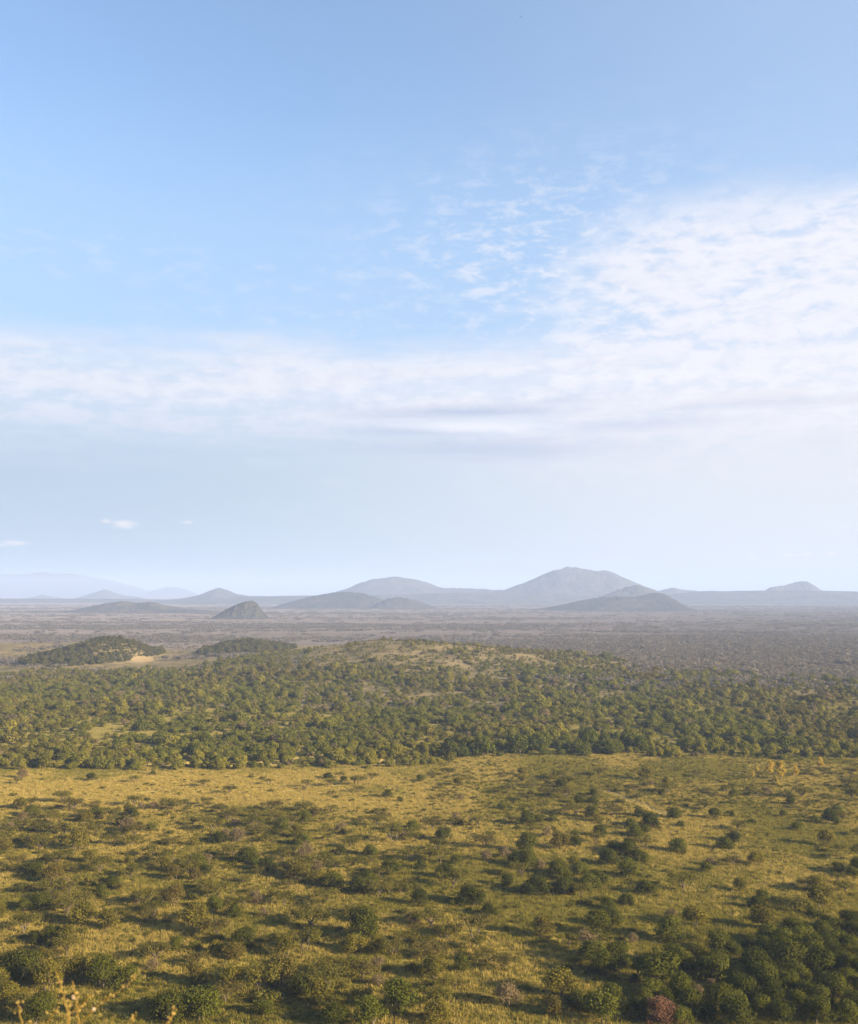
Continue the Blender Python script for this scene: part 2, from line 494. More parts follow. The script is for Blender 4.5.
# ------------------------------------------------------------------ every plant read off the photograph: (px, py of its foot, width in px, kind[, landmark phrase])
HAND = [
 (51,945,28,'R','the dark tree left of the paired dark trees'),(66,947,30,'O'),(177,950,19,'R','the larger of the paired dark trees'),(194,951,14,'R'),(196,933,38,'O'),
 (140,959,8,'S'),(152,970,17,'G'),(103,988,41,'R','the big dark tree above the grass stalks'),(128,988,27,'R'),(77,983,34,'O'),(46,992,37,'O'),(20,978,41,'R'),
 (8,1006,30,'O','the golden olive bush in the lower left corner'),(43,1009,27,'R'),(167,1023,42,'R'),(201,1020,46,'L','the broad green bush right of the grass stalks'),
 (41,911,24,'R'),(104,898,13,'R'),(195,900,15,'S'),(154,917,26,'U'),
 (233,917,18,'R'),(243,947,28,'R','the blue-green tree left of the golden bush'),(286,956,31,'O','the golden bush in the open grass'),(280,986,38,'O'),(300,994,27,'R'),(318,1007,36,'O'),
 (361,1004,28,'U','the umbrella tree with a bare trunk'),(360,940,41,'R','the broad dark umbrella-shaped tree'),(377,952,21,'O'),(378,969,20,'G'),(378,986,18,'G'),(396,986,14,'U'),
 (420,906,20,'R'),(412,925,19,'G','the pinkish dry bush in midfield'),(398,1013,46,'L','the bright green bush on the bottom edge'),(335,1027,31,'R'),(370,1027,40,'L'),
 (256,904,20,'G'),(284,906,26,'U'),(312,930,38,'U'),(215,1009,17,'L'),(264,1016,25,'L'),(228,993,38,'O'),(268,1004,30,'S'),(415,972,21,'U'),(395,957,28,'U'),
 (472,905,31,'R','the broad dark tree in midfield'),(489,916,18,'R'),(452,906,9,'R'),(542,937,28,'O','the soft olive bush on open grass'),(607,910,19,'R'),(610,927,26,'R'),(626,905,16,'R'),
 (597,936,31,'R'),(569,947,24,'U','the dark umbrella tree at the tree chain'),(592,964,31,'R','the largest tree of the dark chain'),(617,960,28,'R'),(629,968,16,'R'),(606,977,32,'R'),(461,971,19,'R','the lone ball-shaped tree'),
 (433,979,31,'O'),(489,963,28,'U'),(475,940,36,'U'),(561,997,38,'O','the big olive bush by the dark chain'),(507,1007,36,'G'),(610,1009,30,'R'),(635,983,12,'R'),(553,1016,28,'O'),(603,1024,40,'L'),
 (437,1024,31,'O','the brown bush on the bottom edge'),(633,943,15,'G'),(465,987,13,'U'),(505,970,26,'U'),
 (696,927,31,'O','the rounded olive bush above the thicket'),(669,941,31,'R'),(671,919,16,'G'),(762,902,16,'R'),(821,908,31,'O','the olive bush high on the right'),(813,915,13,'R'),
 (764,929,31,'O'),(793,932,23,'R'),(828,932,21,'R'),(851,932,28,'R'),(821,939,28,'R'),(750,948,18,'R'),(784,951,31,'R','the dark tree heading the thicket'),(802,949,26,'R'),(826,951,26,'R'),(850,951,24,'R'),
 (733,955,21,'R'),(700,965,28,'O'),(672,966,31,'R'),(661,988,46,'R','the widest dark tree left in the thicket'),(679,974,34,'R'),(715,982,38,'R'),(756,969,28,'R'),(789,972,38,'R'),(821,974,34,'R'),(851,971,22,'R'),
 (766,991,36,'R','the tall dark tree in the middle of the thicket'),(797,986,31,'R'),(824,985,20,'R'),(682,997,31,'R'),(746,1000,34,'R'),(723,1012,38,'R'),(776,1008,28,'R'),(798,1010,26,'R'),(816,1008,34,'R'),(836,997,31,'R'),(852,1010,24,'R'),
 (846,1022,30,'R'),(818,1025,34,'R','the dark tree in the lower right corner'),(780,1026,32,'R'),(737,1027,34,'R'),(683,1026,27,'L'),(660,1023,42,'P','the pinkish-brown bush'),(712,990,18,'G'),(698,996,18,'G'),(762,1014,22,'R'),(705,1020,24,'R'),
 (22,779,16,'G','the grey dry bush at the clearing corner'),(91,781,12,'R','the lone dark bush on the left of the clearing'),(153,775,7,'R'),(32,817,18,'R'),(96,819,17,'R'),(133,818,13,'R','the dark tree beside the brown dry bush'),(128,832,23,'G','the brown dry bush below the clearing'),
 (70,812,23,'U'),(172,811,18,'U','the umbrella tree at the foot of the clearing'),(186,813,11,'U'),(208,808,11,'U'),(154,858,26,'U','the wide dark acacia in the left scrub'),(112,889,19,'R','the very dark tree in the left scrub'),(101,894,14,'R'),(64,836,26,'U'),(9,837,18,'U'),
 (251,778,8,'S'),(262,780,8,'S'),(269,785,12,'U'),(307,788,14,'U','the small umbrella tree in the clearing'),(328,779,11,'R','the dark dome tree in the clearing'),(344,782,9,'R'),(330,787,15,'U'),(388,798,12,'R','the dark tree closing the clearing'),(400,802,7,'R'),(421,782,12,'R'),
 (260,811,8,'S'),(296,838,17,'O','the olive bush below the clearing'),(343,835,10,'R'),(328,841,13,'U'),(247,864,25,'R','the low dark tree in the left midfield'),(390,875,24,'R','the dark tree left of centre midfield'),(341,856,13,'R'),(395,843,30,'U'),(291,875,21,'O'),(352,868,23,'U'),(357,894,21,'R'),(420,869,13,'R'),
 (561,788,13,'R','the dark dome tree left of the track'),(594,796,10,'R'),(593,804,13,'R'),(579,804,13,'R'),(556,777,9,'R'),(502,810,12,'R'),(537,823,14,'R','the lone dark tree on the bare strip'),(553,822,11,'R'),(575,816,23,'U'),(596,822,15,'O'),
 (532,831,10,'U'),(547,837,14,'G','the grey bush on the bare strip'),(575,838,12,'R'),(560,849,23,'O'),(575,846,15,'R'),(444,841,20,'R','the dark tree at the head of midfield'),(505,858,18,'G','the reddish dry bush in midfield'),(615,852,15,'R'),(629,851,17,'R'),(635,837,18,'R','the dark cluster tree below the track'),
 (638,858,13,'R'),(528,867,22,'R','the low dark tree right of the reddish bush'),(558,875,22,'R'),(579,875,19,'R'),(629,878,23,'R','the dark tree right of the triple trees'),(590,890,24,'R'),(564,894,23,'R'),(537,895,28,'R'),(507,886,15,'R'),(456,864,14,'R'),(511,869,10,'R'),(638,817,12,'R'),
 (642,817,13,'R'),(675,818,15,'R','the round tree right of the track'),(668,791,9,'R'),(662,796,9,'R'),(714,819,16,'R','the two-lobed dark tree'),(732,817,7,'R'),(734,798,11,'R'),(792,805,13,'R','the dark tree below the yellow trees'),(783,817,9,'R'),(815,823,13,'R'),(830,821,17,'R'),(837,814,14,'R','the dark tree by the right edge'),(797,831,13,'R'),(836,825,11,'R'),
 (734,842,17,'R','the upper of the leaning pair of dark trees'),(725,849,19,'R'),(680,827,10,'R'),(644,836,15,'R'),(757,865,20,'O','the soft bush right of the leaning pair'),(642,862,15,'R'),(710,866,16,'G'),(838,873,15,'R'),(853,877,16,'R','the dark tree low on the right edge'),(647,894,22,'R','the large dark tree in the right midfield'),(807,889,20,'U'),(820,893,23,'O'),(740,891,18,'O'),
 (770,775,11,'Y','the tallest yellow tree'),(781,780,14,'Y'),(796,777,9,'Y'),(753,779,6,'Y'),(820,769,9,'Y','the far yellow tree'),(778,786,5,'Y'),(757,772,5,'Y'),
]

things = []      # dict(px,py,w,k,x,y,land)
for h in HAND:
    px, py, w, k = h[:4]
    p = at(px, py)
    things.append(dict(px=px, py=py, w=w, k=k, x=p[0], y=p[1], land=h[4] if len(h) > 4 else None))


def thicket(px, py):
    a = (px - 716) / 60.0
    return ((px > 705) & (py > 944 - 0.06 * (px - 705))) | ((px > 640) & (px <= 705) & (py > 985))


def wood_edge(px):
    return np.interp(px, [-60, 120, 260, 425, 440, 468, 520, 640, 700, 770, 920], [769, 770, 769, 767, 763, 757, 755, 755, 758, 760, 758])


WE0 = wood_edge


def wood_edge(px):
    return WE0(px) + 3.6 * (fbm(np.asarray(px, float) / 26.0, 0 * np.asarray(px, float), 66, 3) - 0.5)


def dens_U(px, py):
    d = 0.20
    if px < 430 and py < 806: d = 0.05
    elif px < 150 and 815 < py < 935: d = 1.0
    elif px < 240 and py < 960: d = 0.8
    elif px < 450 and 835 < py < 965: d = 0.62
    elif px < 450: d = 0.45
    elif py < 800: d = 0.35
    elif 520 < px < 800 and 805 < py < 935: d = 0.14
    if thicket(px, py): d = 0
    return d


def dens_S(px, py):
    d = 0.5
    if px < 430 and py < 806: d = 0.14
    elif px < 240 and py < 960: d = 0.7
    if px > 430 and py < 810: d = 1.0
    if thicket(px, py): d = 0
    return d


def fill(k, count, dens, wm, wsd, gap, pyr=(774, 1026), tries=60000):
    """individual plants between the ones read off the photograph"""
    g = np.random.default_rng(900 + ord(k[0]) * 7 + count)
    n = 0
    pts = np.array([(t['x'], t['y'], t['w'] * t['y'] / F) for t in things])
    pts = list(map(tuple, pts))
    arr = np.array(pts)
    for _ in range(tries):
        if n >= count: break
        y = math.sqrt(g.uniform(200 ** 2, 490 ** 2))
        x = g.uniform(-0.42, 0.42) * y
        px, py = proj(x, y, 0.0)
        if not (pyr[0] < py < pyr[1]) or not -14 < px < 872: continue
        if py < wood_edge(px) + 3: continue
        cl = vnoise(x / 22.0, y / 30.0, 5)
        if g.random() > dens(px, py) * (0.35 + 1.1 * cl): continue
        W = max(1.2, g.normal(wm, wsd))
        if np.min(np.hypot(arr[:, 0] - x, (arr[:, 1] - y)) - gap * 0.5 * (arr[:, 2] + W)) < 0: continue
        things.append(dict(px=px, py=py, w=W * F / y, k=k, x=x, y=y, land=None))
        arr = np.vstack([arr, (x, y, W)])
        n += 1


def dens_thick(px, py):
    return 1.0 if thicket(px, py) else (0.0 if py < 815 else 0.02 if px < 450 else 0.03)


def dens_O(px, py):
    if thicket(px, py): return 0.25
    if px < 330 and py > 880: return 0.9
    if px < 430 and py < 806: return 0.0
    return 0.25 if px < 450 else 0.08


fill('R', 78, dens_thick, 5.6, 1.0, 0.55)
fill('O', 48, dens_O, 5.6, 1.3, 0.7)
fill('U', 235, dens_U, 6.2, 1.5, 0.62)
fill('S', 285, dens_S, 2.6, 0.8, 0.55)
fill('G', 26, dens_U, 4.4, 1.0, 0.7)

# woodland edge, row behind row
ge = np.random.default_rng(31)
nW = 0
for row in range(8):
    xpx = -18 + 9 * (row % 2)
    while xpx < 876 and nW < 300:
        e = wood_edge(xpx) - row * 2.6 + ge.normal() * 0.9
        p = at(xpx, e)
        big = 1.0 + 0.22 * (455 < xpx < 640)
        if not (xpx > 690 and row == 0 and ge.random() < 0.6):
            W = max(2.8, ge.normal(5.9, 1.8)) * big
            things.append(dict(px=xpx, py=e, w=W * F / p[1], k='V' if 448 < xpx < 650 and row < 4 else 'W', x=p[0], y=p[1], land=None, row=row))
            nW += 1
        xpx += 15 + 11 * ge.random() + (8 if row > 4 else 0)

# ------------------------------------------------------------------ labels: each plant told by its look and by the landmark it stands near
NUMW = {1: 'one crown width', 2: 'two crown widths', 3: 'three crown widths', 4: 'four crown widths', 5: 'five crown widths', 6: 'six crown widths',
        7: 'seven crown widths', 8: 'eight crown widths', 9: 'nine crown widths'}
HALF = {1: 'half a crown width', 3: 'one and a half widths', 5: 'two and a half widths', 7: 'three and a half widths', 9: 'four and a half widths'}
lands = [t for t in things if t['land']]
used = set()


def size_word(w):
    return 'tiny' if w < 7 else 'small' if w < 14 else 'mid-sized' if w < 27 else 'large'


def direction(dx, dy, fine):
    ady, adx = abs(dy) * 1.6, abs(dx)
    h = 'right' if dx > 0 else 'left'
    v = 'in front of' if dy > 0 else 'behind'
    if not fine:
        if adx > 2.2 * ady: return h + ' of'
        if ady > 2.2 * adx: return v
        return 'diagonally ' + v.replace(' of', '') + ' and ' + h + ' of'
    if adx > 4 * ady: return 'straight ' + h + ' of'
    if adx > 1.7 * ady: return h + ' and slightly ' + v
    if ady > 4 * adx: return 'straight ' + v
    if ady > 1.7 * adx: return v.replace(' of', '') + ' and slightly ' + h + ' of'
    return v.replace(' of', '') + ' and equally ' + h + ' of'


def make_label(t):
    noun = NOUN[t['k']]
    if t['land']:
        L = t['land']
        ex = {'R': 'dark green rounded crown', 'O': 'feathery olive foliage', 'U': 'flat olive-green canopy', 'L': 'dense bright leaves', 'Y': 'yellow foliage',
              'G': 'thin grey-brown twiggy crown', 'P': 'rounded twiggy dome on the bottom edge'}[t['k']]
        return L[4:] + ', ' + ex
    near = sorted(lands, key=lambda q: math.hypot(q['px'] - t['px'], 1.6 * (q['py'] - t['py'])))
    for q in near[:7]:
        dx, dy = t['px'] - q['px'], t['py'] - q['py']
        dist = math.hypot(dx, 1.6 * dy) / max(q['w'], 8)
        for fine in (False, True):
            for half in (False, True):
                k = round(dist * 2)
                if half and k % 2 == 1 and k in HALF: ds = HALF[k]
                elif round(dist) < 1: ds = 'close'
                elif round(dist) > 9: ds = 'far'
                else: ds = NUMW[round(dist)]
                for sz in (False, True):
                    s = (size_word(t['w']) + ' ' if sz else '') + noun + ' ' + ds + ' ' + direction(dx, dy, fine) + ' ' + q['land']
                    if s not in used and len(s.replace(',', ' ').split()) <= 16:
                        return s
    return size_word(t['w']) + ' ' + noun + ' near ' + near[0]['land']


def wood_label(t):
    q = min((l for l in lands if l['py'] < 850), key=lambda l: abs(l['px'] - t['px']) + 0.12 * abs(l['py'] - t['py']))
    r = ('front row of wood edge', 'second row of wood edge', 'inside wood edge')[min(t['row'], 2)]
    for a in (('olive tree, ', '') if t['k'] == 'W' else ('dark tree, ', 'dark ')):
        lab = a + r + ', behind ' + q['land']
        if len(lab.replace(',', ' ').split()) <= 16: return lab
    return ('dark ' if t['k'] == 'V' else '') + r + ', above ' + ' '.join(q['land'].split()[:11])


things.sort(key=lambda t: (t['land'] is None, -t['w']))
COPY = {}
gk = np.random.default_rng(5)
for t in things:
    k = t['k']
    W = t['w'] * math.hypot(t['y'], H) / F if k not in 'WV' else t['w'] * t['y'] / F
    s = W / BASEW[k]
    z = float(total_z(t['x'], t['y'])) - 0.05
    rot = gk.random() * 6.283
    sc = (s * (0.93 + 0.14 * gk.random()), s * (0.93 + 0.14 * gk.random()), s * (0.9 + 0.2 * gk.random()))
    if k in 'WV': sc = (s, s, s * (0.85 + 0.35 * gk.random()))
    if k == 'Y': sc = (s, s, s * 1.15)
    lab = wood_label(t) if k in 'WV' else make_label(t)
    used.add(lab)
    if True:
        K = KINDS[k]
        vi = int(gk.integers(len(K.parts)))
        parts = (k in 'ROLUGP' and t['w'] >= 15) or (k == 'Y' and t['w'] >= 7)
        if parts:
            key = (k, vi)
            if key not in COPY:
                o = new_obj(NAME[k], None)
                a = new_obj('trunk', K.parts[vi][0], o)
                b = new_obj('crown', K.parts[vi][1], o)
                COPY[key] = (o, a, b)
            else:
                src = COPY[key]
                o = src[0].copy(); COL.objects.link(o)
                for c in src[1:]:
                    cc = c.copy(); COL.objects.link(cc); cc.parent = o
        else:
            o = new_obj(NAME[k], K.parts[vi][1] if (k == 'S' and t['w'] > 9) else K.single[vi])
    o.location = (t['x'], t['y'], z)
    o.rotation_euler = (0, 0, rot)
    o.scale = sc
    o['label'] = lab; o['category'] = CAT[k]
    if GROUP[k]: o['group'] = GROUP[k]
print('THINGS', len(things), {k: sum(1 for t in things if t['k'] == k) for k in NAME})


TRACK = np.array([at(a, b)[:2] for a, b in ((598, 790), (612, 793), (627, 799), (641, 804), (654, 810), (668, 815))])


def off_track(x, y, w):
    m = np.full(len(x), 1e9)
    for a, b in zip(TRACK[:-1], TRACK[1:]):
        d = b - a
        u = np.clip(((x - a[0]) * d[0] + (y - a[1]) * d[1]) / (d @ d), 0, 1)
        m = np.minimum(m, np.hypot(x - a[0] - u * d[0], y - a[1] - u * d[1]))
    return m > w


# ------------------------------------------------------------------ scatter for stuff nobody could count
def scatter(name, pts, rot, scl, idx, sources, label):
    me = bpy.data.meshes.new(name)
    me.vertices.add(len(pts))
    me.vertices.foreach_set("co", np.asarray(pts, np.float32).ravel())
    for n, typ, v in (('rot', 'FLOAT', rot), ('scl', 'FLOAT', scl), ('idx', 'INT', idx)):
        a = me.attributes.new(n, typ, 'POINT')
        a.data.foreach_set("value", np.asarray(v, np.float32 if typ == 'FLOAT' else np.int32))
    me.update()
    o = new_obj(name, me)
    tag(o, label=label, kind='stuff')
    c = bpy.data.collections.new(name + '_source')
    for i, m in enumerate(sources):
        c.objects.link(bpy.data.objects.new('%s_source_%02d' % (name, i), m))
    ng = bpy.data.node_groups.new(name + '_scatter', 'GeometryNodeTree')
    ng.interface.new_socket('Geometry', in_out='INPUT', socket_type='NodeSocketGeometry')
    ng.interface.new_socket('Geometry', in_out='OUTPUT', socket_type='NodeSocketGeometry')
    N = ng.nodes
    gi = N.new('NodeGroupInput'); go = N.new('NodeGroupOutput')
    ci = N.new('GeometryNodeCollectionInfo'); ci.inputs['Collection'].default_value = c
    ci.inputs['Separate Children'].default_value = True; ci.inputs['Reset Children'].default_value = True
    ip = N.new('GeometryNodeInstanceOnPoints'); ip.inputs['Pick Instance'].default_value = True

    def attr(nm, typ):
        nd = N.new('GeometryNodeInputNamedAttribute'); nd.data_type = typ; nd.inputs['Name'].default_value = nm
        return nd.outputs['Attribute']
    mp = N.new('GeometryNodeMeshToPoints')
    ng.links.new(gi.outputs[0], mp.inputs[0])
    ng.links.new(mp.outputs[0], ip.inputs['Points'])
    ng.links.new(ci.outputs[0], ip.inputs['Instance'])
    ng.links.new(attr('idx', 'INT'), ip.inputs['Instance Index'])
    cx = N.new('ShaderNodeCombineXYZ'); ng.links.new(attr('rot', 'FLOAT'), cx.inputs[2])
    ng.links.new(cx.outputs[0], ip.inputs['Rotation'])
    cs = N.new('ShaderNodeCombineXYZ')
    sa = attr('scl', 'FLOAT')
    for k in range(3): ng.links.new(sa, cs.inputs[k])
    ng.links.new(cs.outputs[0], ip.inputs['Scale'])
    ng.links.new(ip.outputs[0], go.inputs[0])
    md = o.modifiers.new('scatter', 'NODES'); md.node_group = ng
    return o


def ground_sample(n, y0, y1, g, ang=0.47):
    y = np.sqrt(g.uniform(y0 ** 2, y1 ** 2, n))
    x = g.uniform(-ang, ang, n) * y
    return x, y


# woodland behind the edge, thinning over the ridge
gw = np.random.default_rng(17)
x, y = ground_sample(200000, 470, 1700, gw)
z = total_z(x, y)
px, py = proj(x, y, ground_z(x, y) * 0)
edge = wood_edge(px)
keep = py < edge - 0.5
ridge_bare = sstep(4.0, 14.0, bump(RIDGE, x, y)) * sstep(-130, -40, x)
dn = 0.15 + 0.50 * sstep(0.36, 0.62, fbm(x / 38, y / 60, 8, 4)) * sstep(0.22, 0.5, fbm(x / 13, y / 22, 28, 2))
dn *= 0.50 + 0.70 * sstep(0.36, 0.56, fbm(x / 95, y / 120, 83, 3))
band = np.exp(-((py - 746) / 2.2) ** 2) * sstep(250, 60, px) + np.exp(-((py - 734) / 1.6) ** 2) * sstep(330, 150, px)
dn *= 1 - 0.85 * np.clip(band * (0.5 + vnoise(x / 14, y / 20, 3)), 0, 1)
dn *= 1 - 0.55 * ridge_bare * sstep(0.46, 0.58, fbm(x / 16, y / 22, 9, 2))
patch = np.exp(-((x + 322) / 13) ** 2 - ((y - 1250) / 36) ** 2)
dn = np.where(bump(HILL_A, x, y) + bump(HILL_B, x, y) + bump(HILL_C, x, y) > 2.0, np.maximum(dn * 2.6, 0.8), dn)
dn *= 1 - 0.95 * np.clip(patch * 1.6, 0, 1)
keep &= gw.random(len(x)) < np.where(py > edge - 10, 0.5, dn)
x, y, z = x[keep], y[keep], z[keep]
lim = np.where(bump(RIDGE, x, y) > 6.5, 1500, np.interp(x / y, [-0.4, -0.1, 0.1, 0.4], [1085, 1100, 1040, 1000])) + 220 * (fbm(x / 120, y / 120, 77, 3) - 0.5)
kp = (y < lim) | (bump(HILL_A, x, y) > 3.5) | (bump(HILL_B, x, y) > 2.5)
x, y, z = x[kp], y[kp], z[kp]
small = sstep(6.0, 15.0, bump(RIDGE, x, y)) * 0.35 + 0.30 * sstep(4, 10, bump(HILL_A, x, y))
WSRC = []
M_WOOD2 = leaf_mat('green_woodland_leaves', (0.070, 0.078, 0.009), (0.17, 0.162, 0.022), 0.35)
M_WOOD5 = leaf_mat('dark_hill_leaves', (0.048, 0.050, 0.014), (0.12, 0.105, 0.030), 0.28)
M_WOOD4 = leaf_mat('dry_woodland_twigs', (0.10, 0.078, 0.035), (0.16, 0.12, 0.055), 0.15)
M_WOOD3 = leaf_mat('dull_woodland_leaves', (0.06, 0.058, 0.010), (0.19, 0.155, 0.030), 0.3)
for i in range(15):
    g = np.random.default_rng(400 + i)
    cl = f_wood(g)[0]
    v, f, tn = leaves(g, cl, 950, 0.46, 0.6, rnd=0.65)
    WSRC.append(mesh_from('woodland_source', v, f, (M_WOOD, M_WOOD2, M_WOOD3, M_WOOD4, M_WOOD5)[i // 3], {'tint': tn}))
wn = fbm(x / 60, y / 90, 91, 3) + gw.normal(size=len(x)) * 0.11
widx = np.where(wn > 0.56, 1, np.where(wn < 0.42, 2, 0)) * 3 + gw.integers(0, 3, len(x))
widx = np.where(gw.random(len(x)) < 0.06, 9 + widx % 3, widx)
widx = np.where((bump(HILL_A, x, y) > 2) | (bump(HILL_B, x, y) > 2), 12 + widx % 3, widx)
sc = np.clip(0.40 * np.exp(gw.normal(0, 0.52, len(x))), 0.15, 1.45) * (1 - small) * np.where(py[keep][kp] > edge[keep][kp] - 10, 0.62, 1.0)
scatter('woodland', np.c_[x, y, z - 0.2], gw.random(len(x)) * 6.28, sc, widx, WSRC, 'dense olive-green woodland covering the plain behind the clearing')
print('WOODLAND', len(x))

# far scrub
gf = np.random.default_rng(23)
x, y = ground_sample(156000, 880, 7000, gf, 0.45)
dens = 0.25 + 0.75 * sstep(0.42, 0.6, fbm(x / 500, y / 260, 41, 4))
streak = sstep(0.5, 0.62, fbm(x / 900, y / 130, 44, 3))
dens = np.clip(dens * (0.10 + 0.8 * streak), 0, 1)
mid = sstep(880, 1000, y) * np.exp(-(np.maximum(y - 1550, 0) / 330) ** 2) * sstep(-150, 60, x)
dens = np.clip(np.maximum(dens, 1.3 * mid * (0.5 + 0.8 * vnoise(x / 90, y / 120, 47))), 0, 1)
hb = np.maximum(bump(RIDGE, x, y) - 2.0, np.maximum(bump(HILL_A, x, y) + 0.5, bump(HILL_B, x, y) + 1.5))
dens = np.where((hb > 4.0) | (y < np.interp(x / y, [-0.4, -0.1, 0.1, 0.4], [1000, 1020, 930, 880])), 0, dens)
keep = gf.random(len(x)) < dens * np.interp(y, [1100, 2200, 4000, 7000], [0.75, 0.45, 0.22, 0.1])
x, y = x[keep], y[keep]
FSRC = []
for i in range(5):
    g = np.random.default_rng(600 + i)
    cl = [((g.normal() * 9, g.normal() * 7, 1.3 + g.random()), (2.4 + 1.6 * g.random(), 2.4 + 1.6 * g.random(), 0.9 + 0.7 * g.random())) for _ in range(8)]
    v, f, tn = leaves(g, cl, 320, 1.0, 0.6)
    FSRC.append(mesh_from('scrub_source', v, f, M_FAR, {'tint': tn}))
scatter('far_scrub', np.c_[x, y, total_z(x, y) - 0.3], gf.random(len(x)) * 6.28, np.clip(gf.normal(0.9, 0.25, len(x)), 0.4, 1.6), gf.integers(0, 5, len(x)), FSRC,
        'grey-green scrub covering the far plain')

# remaining small scrub between the individual plants
gs = np.random.default_rng(29)
x, y = ground_sample(60000, 198, 560, gs, 0.44)
px, py = proj(x, y, 0 * x)
dd = 0.22 + 0.5 * sstep(0.4, 0.65, fbm(x / 26, y / 40, 51, 3))
dd = np.where((px < 430) & (py < 808), dd * 0.22, dd)
dd = np.where((px > 470) & (py > 815), dd * 0.6, dd)
dd = dd * (1 + 2.8 * sstep(400, 520, px) * sstep(835, 790, py) * (1 - 0.8 * sstep(766, 758, py) * sstep(650, 600, px)))
dd = np.where((px < 200) & (py > 812) & (py < 935), dd * 1.1, dd)
keep = off_track(x, y, 2.6) & (py > wood_edge(px) - 2) & (gs.random(len(x)) < dd * 0.8)
x, y = x[keep], y[keep]
SSRC = []
for i in range(4):
    g = np.random.default_rng(700 + i)
    cl = f_shrub(g)[0]
    v, f, tn = leaves(g, cl, 170, 0.24, 0.4, rnd=1.1)
    SSRC.append(mesh_from('shrub_source', v, f, M_SHRUB, {'tint': tn}))
scatter('ground_scrub', np.c_[x, y, 0 * x - 0.05], gs.random(len(x)) * 6.28, np.clip(gs.normal(0.38, 0.2, len(x)), 0.14, 1.1), gs.integers(0, 4, len(x)), SSRC,
        'small scrubby bushes thick on the grassy plain')
print('SCRUB', len(x))

# grass
gg = np.random.default_rng(37)
x, y = ground_sample(190000, 195, 560, gg, 0.43)
px, py = proj(x, y, 0 * x)
keep = off_track(x, y, 1.7) & (py > wood_edge(px) - 3) & (gg.random(len(x)) < 0.35 + 0.8 * fbm(x / 9, y / 9, 61, 3))
x, y = x[keep], y[keep]
gn = fbm(x / 30, y / 45, 71, 4) + 0.05 * sstep(495, 520, y) * sstep(20, 40, x) - 0.035 + 0.26 * sstep(395, 430, y + 60 * (fbm(x / 50, y / 50, 73, 3) - 0.5)) * sstep(45, -20, x) * sstep(500, 470, y) + gg.normal(size=len(x)) * 0.10
gidx = np.where(gn > 0.54, 3, 0) + gg.integers(0, 3, len(x))
GSRC = []
for i in range(6):
    g = np.random.default_rng(800 + i)
    n = 26
    b = np.c_[g.normal(size=n) * 0.42, g.normal(size=n) * 0.42, np.zeros(n) - 0.03]
    a = g.random(n) * 6.28
    w = np.c_[np.cos(a), np.sin(a), np.zeros(n)] * (0.035 + 0.03 * g.random(n))[:, None]
    tip = b + np.c_[g.normal(size=n) * 0.14, g.normal(size=n) * 0.14, 0.35 + 0.35 * g.random(n)]
    v = np.stack([b - w, b + w, tip], 1).reshape(-1, 3)
    GSRC.append(mesh_from('grass_source', v, np.arange(3 * n).reshape(-1, 3), M_GRASSB if i < 3 else M_GRASSD, {'tint': np.repeat(g.random(n), 3)}))
scatter('grass', np.c_[x, y, 0 * x], gg.random(len(x)) * 6.28, np.clip(gg.normal(1.05, 0.3, len(x)), 0.4, 2), gidx, GSRC,
        'dry golden-green grass covering the open plain')
print('GRASS', len(x))


